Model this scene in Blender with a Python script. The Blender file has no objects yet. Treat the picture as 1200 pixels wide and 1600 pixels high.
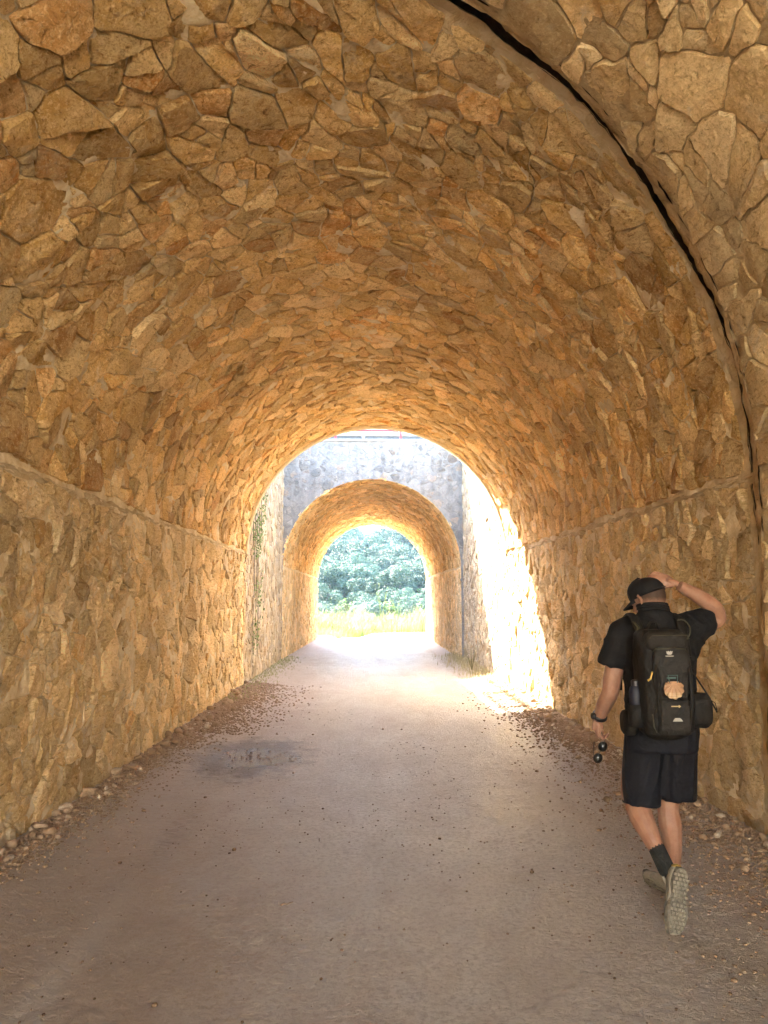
import bpy, bmesh, math, random
import numpy as np
from mathutils import Vector, noise, Matrix

# ------------------------------------------------------------------ camera, sky, sun, exposure
SC = bpy.context.scene
COL = SC.collection
CAM_H = 1.6
cd = bpy.data.cameras.new('camera'); cam = bpy.data.objects.new('camera', cd); COL.objects.link(cam)
cam.location = (0, 0, CAM_H)
cam.rotation_euler = (math.radians(90 + 6.66), 0, math.radians(-1.23))
cd.sensor_fit = 'VERTICAL'; cd.sensor_height = 36; cd.lens = 36 * 1157 / 1600
cd.clip_start = 0.05; cd.clip_end = 4000
SC.camera = cam

SUN_DIR = Vector((1, -1.06, -1.42)).normalized()          # the way the light travels
SUN_EL = math.asin(-SUN_DIR.z)
SUN_AZ = math.atan2(-SUN_DIR.x, -SUN_DIR.y)               # clockwise from +Y
w = bpy.data.worlds.new('World'); SC.world = w; w.use_nodes = True
wn = w.node_tree
bg = wn.nodes['Background']
sky = wn.nodes.new('ShaderNodeTexSky'); sky.sky_type = 'NISHITA'; sky.sun_disc = False
sky.sun_elevation = SUN_EL; sky.sun_rotation = SUN_AZ
sky.dust_density = 2.0; sky.air_density = 1.0; sky.ozone_density = 1.0
wn.links.new(sky.outputs[0], bg.inputs[0]); bg.inputs[1].default_value = 0.12
sd = bpy.data.lights.new('sun', 'SUN'); sd.energy = 2.6; sd.angle = math.radians(0.5); sd.color = (1, 0.95, 0.86)
so = bpy.data.objects.new('sun', sd); COL.objects.link(so)
so.rotation_euler = SUN_DIR.to_track_quat('-Z', 'Y').to_euler(); so.location = (-30, 30, 40)
vs = SC.view_settings
SC.display_settings.display_device = 'sRGB'
vs.view_transform = 'Standard'; vs.look = 'None'; vs.gamma = 1; vs.use_curve_mapping = False
vs.exposure = 4.92
cy = SC.cycles
cy.max_bounces = 14; cy.diffuse_bounces = 10; cy.glossy_bounces = 4; cy.transmission_bounces = 4
cy.transparent_max_bounces = 8; cy.sample_clamp_indirect = 8; cy.caustics_reflective = True
cy.caustics_refractive = False
cy.use_denoising = True

# ------------------------------------------------------------------ helpers
def link(o, parent=None):
    COL.objects.link(o)
    if parent is not None: o.parent = parent
    return o
def tag(o, label=None, cat=None, group=None, kind=None):
    if label: o['label'] = label
    if cat: o['category'] = cat
    if group: o['group'] = group
    if kind: o['kind'] = kind
    return o
def thing(name, label, cat, loc=(0, 0, 0), rotz=0, group=None, kind=None):
    o = bpy.data.objects.new(name, None); o.location = loc; o.rotation_euler = (0, 0, rotz)
    o.empty_display_size = 0.2
    COL.objects.link(o); return tag(o, label, cat, group, kind)
def mesh_obj(name, verts, faces, mat, parent=None, smooth=True, sharp=None, tones=None, kind=None):
    """tones: one (r,g,b) per vertex -> colour attribute 'tone' (per-stone variation)."""
    me = bpy.data.meshes.new(name)
    me.from_pydata(verts, [], faces)
    if smooth: me.shade_smooth()
    if sharp is not None: me.set_sharp_from_angle(angle=math.radians(sharp))
    if tones is not None:
        a = me.attributes.new('tone', 'FLOAT_COLOR', 'POINT')
        t = np.ones((len(verts), 4), dtype=np.float32); t[:, :3] = tones
        a.data.foreach_set('color', t.ravel())
    if mat is not None: me.materials.append(mat)
    o = bpy.data.objects.new(name, me); link(o, parent)
    if kind: o['kind'] = kind
    return o
class MB:
    """collects simple shapes into one mesh"""
    def __init__(s): s.v = []; s.f = []
    def add(s, vs_, fs_):
        b = len(s.v); s.v += [tuple(p) for p in vs_]; s.f += [tuple(b + i for i in f) for f in fs_]; return s
    def box(s, x0, x1, y0, y1, z0, z1):
        return s.add([(x0,y0,z0),(x1,y0,z0),(x1,y1,z0),(x0,y1,z0),(x0,y0,z1),(x1,y0,z1),(x1,y1,z1),(x0,y1,z1)],
                     [(0,3,2,1),(4,5,6,7),(0,1,5,4),(1,2,6,5),(2,3,7,6),(3,0,4,7)])
    def tube(s, pts, rad, n=8, cap=True, flat=1.0):
        """sweep; rad scalar or list; flat squashes across the second axis"""
        pts = [Vector(p) for p in pts]; m = len(pts)
        rad = rad if isinstance(rad, (list, tuple)) else [rad] * m
        rings = []; up = None
        for i, p in enumerate(pts):
            t = (pts[min(i + 1, m - 1)] - pts[max(i - 1, 0)]).normalized()
            if up is None:
                up = Vector((0, 0, 1)) if abs(t.z) < .9 else Vector((0, 1, 0))
            a = t.cross(up).normalized(); b = a.cross(t).normalized(); up = b
            r = rad[i]; ra, rb = (r if isinstance(r, (tuple, list)) else (r, r * flat))
            rings.append([p + a * math.cos(k * 2 * math.pi / n) * ra + b * math.sin(k * 2 * math.pi / n) * rb for k in range(n)])
        vs_ = [q for r in rings for q in r]; fs_ = []
        for i in range(m - 1):
            for k in range(n):
                k2 = (k + 1) % n
                fs_.append((i * n + k, i * n + k2, (i + 1) * n + k2, (i + 1) * n + k))
        if cap:
            fs_.append(tuple(range(n - 1, -1, -1))); fs_.append(tuple((m - 1) * n + k for k in range(n)))
        return s.add(vs_, fs_)
    def ell(s, c, r, nu=14, nv=9, rot=None):
        c = Vector(c); vs_ = [Vector((0, 0, r[2]))]; fs_ = []
        for j in range(1, nv):
            ph = math.pi * j / nv
            for i in range(nu):
                th = 2 * math.pi * i / nu
                vs_.append(Vector((r[0]*math.sin(ph)*math.cos(th), r[1]*math.sin(ph)*math.sin(th), r[2]*math.cos(ph))))
        vs_.append(Vector((0, 0, -r[2])))
        for i in range(nu):
            i2 = (i + 1) % nu
            fs_.append((0, 1 + i, 1 + i2))
            for j in range(nv - 2):
                a = 1 + j * nu; b = a + nu
                fs_.append((a + i, b + i, b + i2, a + i2))
            fs_.append((1 + (nv - 2) * nu + i, len(vs_) - 1, 1 + (nv - 2) * nu + i2))
        if rot is not None: vs_ = [rot @ v for v in vs_]
        return s.add([v + c for v in vs_], fs_)
    def build(s, name, mat, parent=None, smooth=False, sharp=None, kind=None):
        return mesh_obj(name, s.v, s.f, mat, parent, smooth, sharp, kind=kind)

class NT:
    """tiny node-tree writer"""
    def __init__(s, name, disp=False):
        s.m = bpy.data.materials.new(name); s.m.use_nodes = True; s.t = s.m.node_tree
        s.b = s.t.nodes['Principled BSDF']; s.out = s.t.nodes['Material Output']
    def n(s, typ, **kw):
        nd = s.t.nodes.new('ShaderNode' + typ)
        for k, v in kw.items():
            if k.startswith('i_'):
                key = k[2:]; key = int(key) if key.isdigit() else key.replace('_', ' ')
                s.set(nd, key, v)
            else: setattr(nd, k, v)
        return nd
    def set(s, nd, key, v):
        if isinstance(v, bpy.types.NodeSocket): s.t.links.new(v, nd.inputs[key])
        else:
            if isinstance(v, tuple) and len(v) == 3 and nd.inputs[key].type == 'RGBA': v = (*v, 1)
            nd.inputs[key].default_value = v
    def noise(s, vec, scale, detail=4, rough=.55, dist=0.0, dim='3D'):
        nd = s.n('TexNoise', noise_dimensions=dim, i_Scale=scale, i_Detail=detail, i_Roughness=rough, i_Distortion=dist)
        s.t.links.new(vec, nd.inputs['Vector']); return nd.outputs[0]
    def vor(s, vec, scale, feature='F1', out=0, rnd=1.0):
        nd = s.n('TexVoronoi', feature=feature, i_Scale=scale, i_Randomness=rnd); s.t.links.new(vec, nd.inputs['Vector']); return nd.outputs[out]
    def ramp(s, fac, *stops, interp='LINEAR'):
        nd = s.n('ValToRGB'); s.t.links.new(fac, nd.inputs[0]); cr = nd.color_ramp; cr.interpolation = interp
        while len(cr.elements) < len(stops): cr.elements.new(0.5)
        for e, (p, c) in zip(cr.elements, stops):
            e.position = p; e.color = (*c, 1) if isinstance(c, tuple) else (c, c, c, 1)
        return nd.outputs[0]
    def mix(s, fac, a, b, mode='MIX'):
        nd = s.n('Mix', data_type='RGBA', blend_type=mode)
        for k, v in ((0, fac), (6, a), (7, b)):
            if isinstance(v, bpy.types.NodeSocket): s.t.links.new(v, nd.inputs[k])
            else: nd.inputs[k].default_value = v if k == 0 else (*v, 1)
        return nd.outputs[2]
    def math(s, op, a, b=0.0, c=0.0, clamp=False):
        nd = s.n('Math', operation=op, use_clamp=clamp)
        for k, v in enumerate((a, b, c)):
            if isinstance(v, bpy.types.NodeSocket): s.t.links.new(v, nd.inputs[k])
            else: nd.inputs[k].default_value = v
        return nd.outputs[0]
    def bump(s, h, dist, strength=1.0, normal=None):
        nd = s.n('Bump', i_Strength=strength, i_Distance=dist); s.t.links.new(h, nd.inputs['Height'])
        if normal is not None: s.t.links.new(normal, nd.inputs['Normal'])
        return nd.outputs[0]
    def fin(s, col=None, rough=None, normal=None, spec=None, metal=None):
        for key, v in (('Base Color', col), ('Roughness', rough), ('Normal', normal), ('Specular IOR Level', spec), ('Metallic', metal)):
            if v is not None: s.set(s.b, key, v)
        return s.m
    def pos(s): return s.n('NewGeometry').outputs['Position']
    def obj(s): return s.n('TexCoord').outputs['Object']
    def scaled(s, vec, sc, rot=(0, 0, 0)):
        nd = s.n('Mapping'); s.t.links.new(vec, nd.inputs[0]); nd.inputs['Scale'].default_value = sc; nd.inputs['Rotation'].default_value = rot
        return nd.outputs[0]

def rgb_sep(nt, c):
    nd = nt.n('SeparateColor'); nt.t.links.new(c, nd.inputs[0]); return nd.outputs

# ------------------------------------------------------------------ masonry materials
def streaks(t, p, col, c_streak, amt):
    s1 = t.noise(t.scaled(p, (1, 1, .09)), 4.5, 6, .6, .3); return t.mix(t.math('MULTIPLY', t.ramp(s1, (.44, 0.0), (.60, 1.0)), amt), col, c_streak)
def stone_mat(name, c_dark, c_mid, c_light, c_odd, mortar_c, bump_d=.045, smear=.6, streak=None):
    """split limestone: per-stone tone from the attribute, grain, stains and painted relief shade from noise in place"""
    t = NT(name); p = t.pos()
    at = t.n('Attribute', attribute_name='tone'); tone = rgb_sep(t, at.outputs['Color'])
    base = t.ramp(tone[0], (0.0, c_dark), (.45, c_mid), (.85, c_light), (1.0, c_odd))
    # the vein direction differs from stone to stone
    cb = t.n('CombineXYZ'); t.t.links.new(tone[2], cb.inputs[0]); t.t.links.new(tone[1], cb.inputs[1]); t.t.links.new(tone[0], cb.inputs[2])
    sh = t.n('VectorMath', operation='MULTIPLY_ADD'); t.t.links.new(cb.outputs[0], sh.inputs[0]); sh.inputs[1].default_value = (37, 37, 37); t.t.links.new(p, sh.inputs[2])
    q = sh.outputs[0]
    n1 = t.noise(q, 5.5, 6, .62, .6)
    n2 = t.noise(q, 36, 7, .78)
    n3 = t.noise(t.scaled(q, (1, 1, 2.2)), 15, 9, .76, .8)
    n5 = t.noise(q, 80, 5, .75)
    pit = tuple(k * .42 for k in c_dark)
    col = t.mix(t.ramp(n1, (.38, 0.0), (.62, 1.0)), base, t.mix(.6, base, c_light))
    col = t.mix(t.ramp(n3, (.38, .9), (.50, 0.0)), col, t.mix(.7, base, c_dark))
    col = t.mix(t.math('MULTIPLY', t.ramp(n2, (.51, 0.0), (.62, 1.0)), .7), col, tuple(min(1, k * 1.12) for k in c_light))
    col = t.mix(t.math('MULTIPLY', t.ramp(n5, (.38, 1.0), (.50, 0.0)), .6), col, c_dark)
    col = t.mix(t.math('MULTIPLY', t.ramp(n3, (.33, 1.0), (.42, 0.0)), .8), col, pit)  # pit dirt, painted extra dark to carry relief shade the bump lacks
    n4 = t.noise(p, 2.6, 8, .74, .8)
    col = t.mix(t.math('MULTIPLY', t.ramp(n4, (.55, 0.0), (.66, 1.0)), smear), col, mortar_c)
    val = t.math('MULTIPLY_ADD', tone[1], .5, .80)
    zone = t.ramp(t.noise(p, .75, 4, .6, .5), (.38, .84), (.62, 1.12)); val = t.math('MULTIPLY', val, zone)
    vv = t.n('HueSaturation'); t.t.links.new(val, vv.inputs['Value']); t.t.links.new(col, vv.inputs['Color']); col = vv.outputs[0]
    if streak: col = streaks(t, p, col, streak, .32)
    f1 = t.vor(t.scaled(q, (1, 1, 1.6), (.4, .3, 0)), 21, 'F1')
    h = t.math('ADD', t.math('MULTIPLY', n3, .8), t.math('MULTIPLY', f1, .3))
    h = t.math('ADD', h, t.math('MULTIPLY', n2, .4)); h = t.math('ADD', h, t.math('MULTIPLY', n5, .14))
    return t.fin(col, .82, t.bump(h, bump_d, 1.0), .25)
def mortar_mat(name, c1, c2, c3, streak=None):
    t = NT(name); p = t.pos()
    a = t.noise(p, 3.1, 6, .65, .5); b = t.noise(p, 26, 8, .7); c = t.noise(p, 9, 7, .7, .6)
    col = t.mix(t.ramp(a, (.38, 0.0), (.62, 1.0)), c1, c2)
    col = t.mix(t.math('MULTIPLY', t.ramp(c, (.45, 0.0), (.7, 1.0)), .7), col, c3)
    if streak: col = streaks(t, p, col, streak, .32)
    h = t.math('ADD', t.math('MULTIPLY', b, .4), t.math('MULTIPLY', c, .7))
    return t.fin(col, .9, t.bump(h, .05, 1.0), .15)

OCHRE = stone_mat('ochre_limestone', (.42, .205, .05), (.69, .42, .125), (.86, .65, .34), (.60, .27, .06), (.74, .62, .42), .05, .5)
WALLST = stone_mat('wall_limestone', (.48, .30, .11), (.68, .47, .21), (.82, .65, .39), (.62, .35, .11), (.64, .55, .41), .05, .75)
DUSTY = stone_mat('dusty_limestone', (.42, .27, .11), (.60, .43, .21), (.70, .54, .31), (.54, .32, .10), (.48, .42, .32), .028)
PALE = stone_mat('pale_limestone', (.36, .25, .12), (.47, .36, .20), (.54, .44, .30), (.46, .27, .10), (.50, .45, .35), .04, .6, (.30, .28, .25))
GREY = stone_mat('grey_stained_limestone', (.18, .172, .155), (.235, .222, .20), (.285, .27, .24), (.33, .23, .15), (.27, .26, .235), .045, .6, (.11, .11, .11))
M_WARM = mortar_mat('warm_mortar', (.68, .54, .33), (.80, .68, .47), (.52, .34, .15))
M_DUSTY = mortar_mat('dusty_mortar', (.46, .33, .17), (.55, .42, .25), (.34, .22, .10))
M_PALE = mortar_mat('pale_mortar', (.50, .42, .29), (.55, .49, .38), (.42, .31, .17))
M_GREY = mortar_mat('grey_mortar', (.24, .23, .21), (.31, .295, .265), (.19, .18, .165), (.13, .13, .13))
M_JOINT_SHADE = mortar_mat('painted_joint_shade', (.060, .045, .030), (.09, .065, .045), (.035, .028, .02))  # near-black colour stands in for shade inside the joint
M_LEDGE = mortar_mat('ledge_mortar', (.56, .43, .25), (.64, .52, .34), (.44, .29, .13))

# ------------------------------------------------------------------ masonry generator
def scatter(u0, u1, v0, v1, rmin, rmax, rng, small=.5):
    """uneven dart throwing: big stones first, small ones fill what is left"""
    cell = rmax; grid = {}; pts = []
    area = (u1 - u0) * (v1 - v0)
    phases = [(rmax, .66, .5), ((rmin + rmax) / 2, .6, .8), (rmin, .6, .8)]
    for r0, shr, dens in phases:
        for _ in range(int(area / (r0 * r0) * dens * 3)):
            u = rng.uniform(u0, u1); v = rng.uniform(v0, v1); r = r0 * rng.uniform(.8, 1.2)
            gi, gj = int((u - u0) / cell), int((v - v0) / cell); ok = True
            for a in range(gi - 2, gi + 3):
                for b in range(gj - 2, gj + 3):
                    for (x, y, rr) in grid.get((a, b), ()):
                        d = (r + rr) * shr
                        if (x - u) ** 2 + (y - v) ** 2 < d * d: ok = False; break
                    if not ok: break
                if not ok: break
            if ok:
                grid.setdefault((gi, gj), []).append((u, v, r)); pts.append((u, v, r))
    return pts
def cells(pts, u0, u1, v0, v1, gap, rng):
    """power diagram cells, each a convex polygon shrunk by the joint"""
    P = np.array(pts); R = P[:, 2].max() * 2; grid = {}
    for i, (u, v, r) in enumerate(pts): grid.setdefault((int(u // R), int(v // R)), []).append(i)
    out = []
    for i, (u, v, r) in enumerate(pts):
        gi, gj = int(u // R), int(v // R)
        nb = [j for a in (-1, 0, 1) for b in (-1, 0, 1) for j in grid.get((gi + a, gj + b), ()) if j != i]
        nb.sort(key=lambda j: (pts[j][0] - u) ** 2 + (pts[j][1] - v) ** 2)
        g = gap * rng.uniform(.5, 1.5)
        poly = [(u0 + g, v0 + g), (u1 - g, v0 + g), (u1 - g, v1 - g), (u0 + g, v1 - g)]
        for j in nb[:26]:
            x, y, rr = pts[j]; dx, dy = x - u, y - v; d = math.hypot(dx, dy)
            if d < 1e-6: continue
            nx, ny = dx / d, dy / d
            off = (d * d + r * r * .9 - rr * rr * .9) / (2 * d) - g
            c = off + u * nx + v * ny
            new = []; m = len(poly)
            for k in range(m):
                ax, ay = poly[k]; bx, by = poly[(k + 1) % m]
                da = ax * nx + ay * ny - c; db = bx * nx + by * ny - c
                if da <= 0: new.append((ax, ay))
                if (da < 0 < db) or (db < 0 < da):
                    tt = da / (da - db); new.append((ax + (bx - ax) * tt, ay + (by - ay) * tt))
            poly = new
            if len(poly) < 3: break
        if len(poly) >= 3: out.append(poly)
    return out
def split_cells(polys, gap, rng, scale=1.0):
    """break the larger cells with rough straight cracks, giving angular shards"""
    out = []; stack = list(polys)
    while stack:
        poly = stack.pop(); m = len(poly)
        A = 0; cu = cv = 0
        for k in range(m):
            a, b = poly[k], poly[(k + 1) % m]; cr_ = a[0] * b[1] - b[0] * a[1]; A += cr_; cu += (a[0] + b[0]) * cr_; cv += (a[1] + b[1]) * cr_
        if abs(A) < 1e-6: continue
        cu /= 3 * A; cv /= 3 * A; A = abs(A) / 2 / scale
        p = .95 if A > .13 else (.72 if A > .07 else (.42 if A > .03 else (.15 if A > .012 else 0)))
        if rng.random() > p: out.append(poly); continue
        sxx = sum((q[0] - cu) ** 2 for q in poly); syy = sum((q[1] - cv) ** 2 for q in poly); sxy = sum((q[0] - cu) * (q[1] - cv) for q in poly)
        ang = .5 * math.atan2(2 * sxy, sxx - syy) + rng.gauss(0, .45)
        nx, ny = math.cos(ang), math.sin(ang)
        L = math.sqrt(A * scale); c = cu * nx + cv * ny + rng.uniform(-.22, .22) * L; g = gap * rng.uniform(.6, 1.6)
        for sg in (1, -1):
            new = []
            for k in range(m):
                ax, ay = poly[k]; bx, by = poly[(k + 1) % m]
                da = sg * (ax * nx + ay * ny - c) + g; db = sg * (bx * nx + by * ny - c) + g
                if da <= 0: new.append((ax, ay))
                if (da < 0 < db) or (db < 0 < da):
                    tt = da / (da - db); new.append((ax + (bx - ax) * tt, ay + (by - ay) * tt))
            if len(new) >= 3: stack.append(new)
    return out
def warp(u, v, amp, sd_):
    a = 1.5 * noise.noise((u * 2.6, v * 2.6, sd_)); b = 1.5 * noise.noise((u * 2.6, v * 2.6, sd_ + 9.1))
    c = noise.noise((u * 13, v * 13, sd_ + 3)); d = noise.noise((u * 13, v * 13, sd_ + 5))
    e = noise.noise((u * 34, v * 34, sd_ + 1)); f = noise.noise((u * 34, v * 34, sd_ + 2))
    return u + amp * (a + .5 * c + .2 * e), v + amp * (b + .5 * d + .2 * f)
CAMP = Vector((0, 0, CAM_H))
def in_view(p):
    d = cam_inv @ p
    if d.z > -.1: return False
    return abs(d.x / -d.z) < 600 / 1157 * 1.03 and abs(d.y / -d.z) < 800 / 1157 * 1.03
cam_inv = (Matrix.Translation(cam.location) @ cam.rotation_euler.to_matrix().to_4x4()).inverted()

def masonry(name_piece, P, u0, u1, v0, v1, rmin, rmax, gap, hlo, hhi, tilt, mat, parent, seed, seg=.055,
            aniso=1.0, n_obj=290, amp=.035, mod=None, rough=.007, tone_shift=0.0, min_px=10, keep=None, split=1.0, facet=.085):
    """stones on the surface P(u, v, h); the largest in view become objects, the rest one joined part"""
    rng = random.Random(seed)
    pts = scatter(u0 * aniso, u1 * aniso, v0, v1, rmin, rmax, rng)
    polys = split_cells(cells(pts, u0 * aniso, u1 * aniso, v0, v1, gap, rng), gap, rng, split)
    stones = []
    for poly in polys:
        A = 0; cu = cv = 0; m = len(poly)
        for k in range(m):
            a, b = poly[k], poly[(k + 1) % m]; cr = a[0] * b[1] - b[0] * a[1]; A += cr
            cu += (a[0] + b[0]) * cr; cv += (a[1] + b[1]) * cr
        if abs(A) < 2 * .0006: continue
        cu /= 3 * A; cv /= 3 * A
        if keep is not None and not keep(cu / aniso, cv): continue
        # subdivided, roughened outline with knocked-off corners
        ring = []; m = len(poly)
        dist = (P(cu / aniso, cv, 0) - CAMP).length
        sg = seg * (.6 if dist < 7.5 else (1.1 if dist < 12 else 2.2))
        for k in range(m):
            a, b = poly[k], poly[(k + 1) % m]; L = math.hypot(b[0] - a[0], b[1] - a[1])
            if L < 1e-4: continue
            ns = max(1, int(L / sg))
            c0 = min(.25, .012 / L)
            ts = [c0] + [q / ns for q in range(1, ns)] + [1 - c0]
            for tt in ts: ring.append((a[0] + (b[0] - a[0]) * tt, a[1] + (b[1] - a[1]) * tt))
        if len(ring) < 4: continue
        ring = [warp(x / aniso, y, amp, seed * 1.7) for x, y in ring]
        cw = warp(cu / aniso, cv, amp, seed * 1.7)
        if mod: ring = [mod(*q) for q in ring]
        h0 = rng.uniform(hlo, hhi) if rng.random() > .18 else rng.uniform(hlo, hhi) + (hhi - hlo) * .5
        tu, tv = rng.gauss(0, tilt), rng.gauss(0, tilt)
        sdn = rng.uniform(0, 100)
        size = math.sqrt(abs(A) / 2)
        planes = [(rng.gauss(0, facet), rng.gauss(0, facet), rng.uniform(0, size * facet * .9)) for _ in range(5)]
        q = .026 if dist < 7.5 else (.04 if dist < 11 else (.07 if dist < 16 else .12))
        fine = dist < 8
        def H(x, y):
            du, dv = x - cw[0], y - cw[1]
            h = h0 + tu * du + tv * dv + min(a_ * du + b_ * dv + c_ for a_, b_, c_ in planes)
            n1 = noise.noise((x * 9, y * 9, sdn))
            h += rough * (1.2 * n1 - 1.5 * abs(noise.noise((x * 15, y * 22, sdn + 3))) + .9 * noise.noise((x * 27, y * 27, sdn)))
            if fine: h += rough * .55 * noise.noise((x * 55, y * 55, sdn))
            return max(h, -.010)
        vs_ = []; n = len(ring)
        rad = max(size * .55, .03); nl = max(2, min(9, int(round(rad / q))))
        levels = [(1.02, None), (1.0, -.008 if fine else -.005)] + [(.965 * (1 - k / nl) ** .9 , 0.0) for k in range(nl)]
        for li, (s_, dh) in enumerate(levels):
            for x, y in ring:
                ss = s_
                if li > 2:
                    ss *= 1 + .16 * noise.noise((x * 9, y * 9, sdn + 7 + li * .35))
                xx, yy = cw[0] + (x - cw[0]) * ss, cw[1] + (y - cw[1]) * ss
                h = -.045 if dh is None else H(xx, yy) + dh
                vs_.append(P(xx, yy, h))
        vs_.append(P(cw[0], cw[1], H(cw[0], cw[1])))
        fs_ = []
        for li in range(len(levels) - 1):
            for k in range(n):
                k2 = (k + 1) % n
                fs_.append((li * n + k, li * n + k2, (li + 1) * n + k2, (li + 1) * n + k))
        b = (len(levels) - 1) * n
        for k in range(n): fs_.append((b + k, b + (k + 1) % n, len(vs_) - 1))
        c3 = vs_[-1]
        vis = in_view(c3)
        nrm = (P(cw[0], cw[1], .1) - P(cw[0], cw[1], 0)).normalized()
        cosv = max(.02, abs(nrm.dot((CAMP - c3).normalized())))
        px = 868 * size / dist
        score = px * px * cosv if vis else px * .001
        r = rng.random(); tone = (min(1, max(0, rng.gauss(.5, .24) + tone_shift)) if r > .07 else rng.choice((.97, 1.0, .9)), rng.random(), rng.random())
        stones.append((score, vs_, fs_, tone, vis and px * math.sqrt(cosv) >= min_px * .6))
    stones.sort(key=lambda q: -q[0])
    V = []; Fc = []; T = []; cnt = 0
    for sc_, vs_, fs_, tone, big in stones:
        if big and cnt < n_obj:
            # reference the piece to its own centre
            c = sum(vs_, Vector()) / len(vs_)
            o = mesh_obj(name_piece, [v - c for v in vs_], fs_, mat, parent, True, 38, np.tile(tone, (len(vs_), 1)))
            o.location = c; cnt += 1
        else:
            b = len(V); V += vs_; Fc += [tuple(b + i for i in f) for f in fs_]; T += [tone] * len(vs_)
    if V:
        mesh_obj('small_stones', V, Fc, mat, parent, True, 38, np.array(T), kind='stuff')
    return len(stones), cnt
def surface(name, P, us, vs_, amp, mat, parent, seed, base=-.012, kind=None):
    """mortar bed: a dense sheet with lumps, following P"""
    V = []; nu, nv = len(us), len(vs_)
    for v in vs_:
        for u in us:
            h = base + amp * (noise.noise((u * 5, v * 5, seed)) + .6 * noise.noise((u * 14, v * 14, seed + 4)))
            V.append(P(u, v, h))
    F_ = [(j * nu + i, j * nu + i + 1, (j + 1) * nu + i + 1, (j + 1) * nu + i) for j in range(nv - 1) for i in range(nu - 1)]
    o = mesh_obj(name, V, F_, mat, parent, True); 
    if kind: o['kind'] = kind
    return o
def lin(a, b, step):
    n = max(1, int(math.ceil(abs(b - a) / step))); return [a + (b - a) * i / n for i in range(n + 1)]
# ------------------------------------------------------------------ the tunnel nearest the viewer
XL, XR, ZS = -2.28, 2.60, 2.42
CX, RV = (XL + XR) / 2, (XR - XL) / 2
Y1, Y2, Y3 = 13.8, 19.6, 31.0            # first tunnel ends, second begins, second ends
YB = -4.0                               # the first tunnel starts behind the viewer
TOP = 5.80
def yj(x): return 3.28 + .56 * x         # skewed construction joint

def vault_P(cx0, r0, zs, ylo, yhi, cx1=None, r1=None, dr=0.0):
    cx1 = cx0 if cx1 is None else cx1; r1 = r0 if r1 is None else r1
    def P(u, v, h):
        """u = 0..pi*RV along the arc from the left springing, v = 0..1*(yhi-ylo)"""
        a = math.pi - u / RV
        ya = ylo(a) if callable(ylo) else ylo; yb = yhi(a) if callable(yhi) else yhi
        L = yhi_n - ylo_n
        y = ya + (yb - ya) * v / L
        k = (y - ylo_n) / L; k = min(1, max(0, k))
        cx = cx0 + (cx1 - cx0) * k; r = r0 + (r1 - r0) * k - dr - h
        return Vector((cx + r * math.cos(a), y, zs + r * math.sin(a)))
    yhi_n = yhi(math.pi / 2) if callable(yhi) else yhi; ylo_n = ylo(math.pi / 2) if callable(ylo) else ylo
    return P, yhi_n - ylo_n
UV = math.pi * RV

tv = thing('tunnel_vault', 'round barrel vault of ochre rubble stone roofing the near tunnel beyond the dark joint', 'vault')
P, L = vault_P(CX, RV, ZS, lambda a: yj(CX + RV * math.cos(a)) + .27, Y1)
print('vault', masonry('stone', P, .06, UV - .06, 0, L, .11, .24, .0045, .004, .028, .09, OCHRE, tv, 11, amp=.03))
Pb, Lb = vault_P(CX, RV, ZS, lambda a: yj(CX + RV * math.cos(a)) + .24, Y1)
surface('mortar', Pb, lin(0, UV, .045), lin(0, Lb, .05), .030, M_WARM, tv, 3, base=-.012)

def wall_P(x0, x1, ylo, yhi, side, dr=0.0):
    """u = height, v along the tunnel; side +1 = the wall on the right (faces -x)"""
    def P(u, v, h):
        y = ylo + v; k = (y - ylo) / (yhi - ylo); x = x0 + (x1 - x0) * k
        return Vector((x - side * (h + dr), y, u))
    return P, yhi - ylo
def tunnel_wall(name, label, x0, x1, ylo, yhi, side, seed, mat, mmat, ztop=ZS, n_obj=290, rmax=.24, step=.055, fine=True, sp=0.0, dr=0.0):
    t = thing(name, label, 'wall')
    P, L = wall_P(x0, x1, ylo, yhi, side, dr)
    r = masonry('stone', P, -.05, ztop - .02, 0, L, .10, rmax, .005, .003, .026, .08, mat, t, seed, amp=.035, n_obj=n_obj, rough=.012, facet=.10)
    print(name, r)
    surface('mortar', P, lin(-.1, ztop, step), lin(0, L, step * 1.15), .026, mmat, t, seed + 2, base=-.007)
    return t
tunnel_wall('tunnel_wall', 'long ochre stone wall carrying the vault beside the small puddle', XL, XL, yj(XL), Y1, -1, 21, WALLST, M_WARM, rmax=.26)
tunnel_wall('tunnel_wall', 'long ochre stone wall carrying the vault beside the walking man', XR, XR, yj(XR) + .24, Y1, 1, 22, WALLST, M_WARM, rmax=.26)
# rough mortar ledge where the vault springs
for side, x, lab in ((-1, XL, 'crumbling mortar ledge where the vault meets the wall above the puddle'), (1, XR, 'crumbling mortar ledge where the vault meets the wall above the man')):
    V = []; ys = lin(yj(x) + .06, Y1, .05); m = 9
    for y in ys:
        for k in range(m):
            t_ = k / (m - 1) * 2 - 1
            hgt = .032 + .045 * noise.noise((y * 3, side, 0)); lift = .045 * noise.noise((y * 1.7, side, 5)) + .03 * noise.noise((y * 9, side, 5))
            pr = (1 - t_ * t_) * (.016 + .03 * noise.noise((y * 4, k * .6, 2 + side)) + .022 * noise.noise((y * 15, k * 1.1, 3)) + .014 * noise.noise((y * 33, k * 2.1, 3))) - .012
            V.append((x - side * pr, y, ZS + lift + t_ * hgt))
    Fq = [(j * m + i, j * m + i + 1, (j + 1) * m + i + 1, (j + 1) * m + i) for j in range(len(ys) - 1) for i in range(m - 1)]
    o = mesh_obj('mortar_ledge', V, Fq, M_LEDGE); tag(o, lab, 'ledge')

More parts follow.
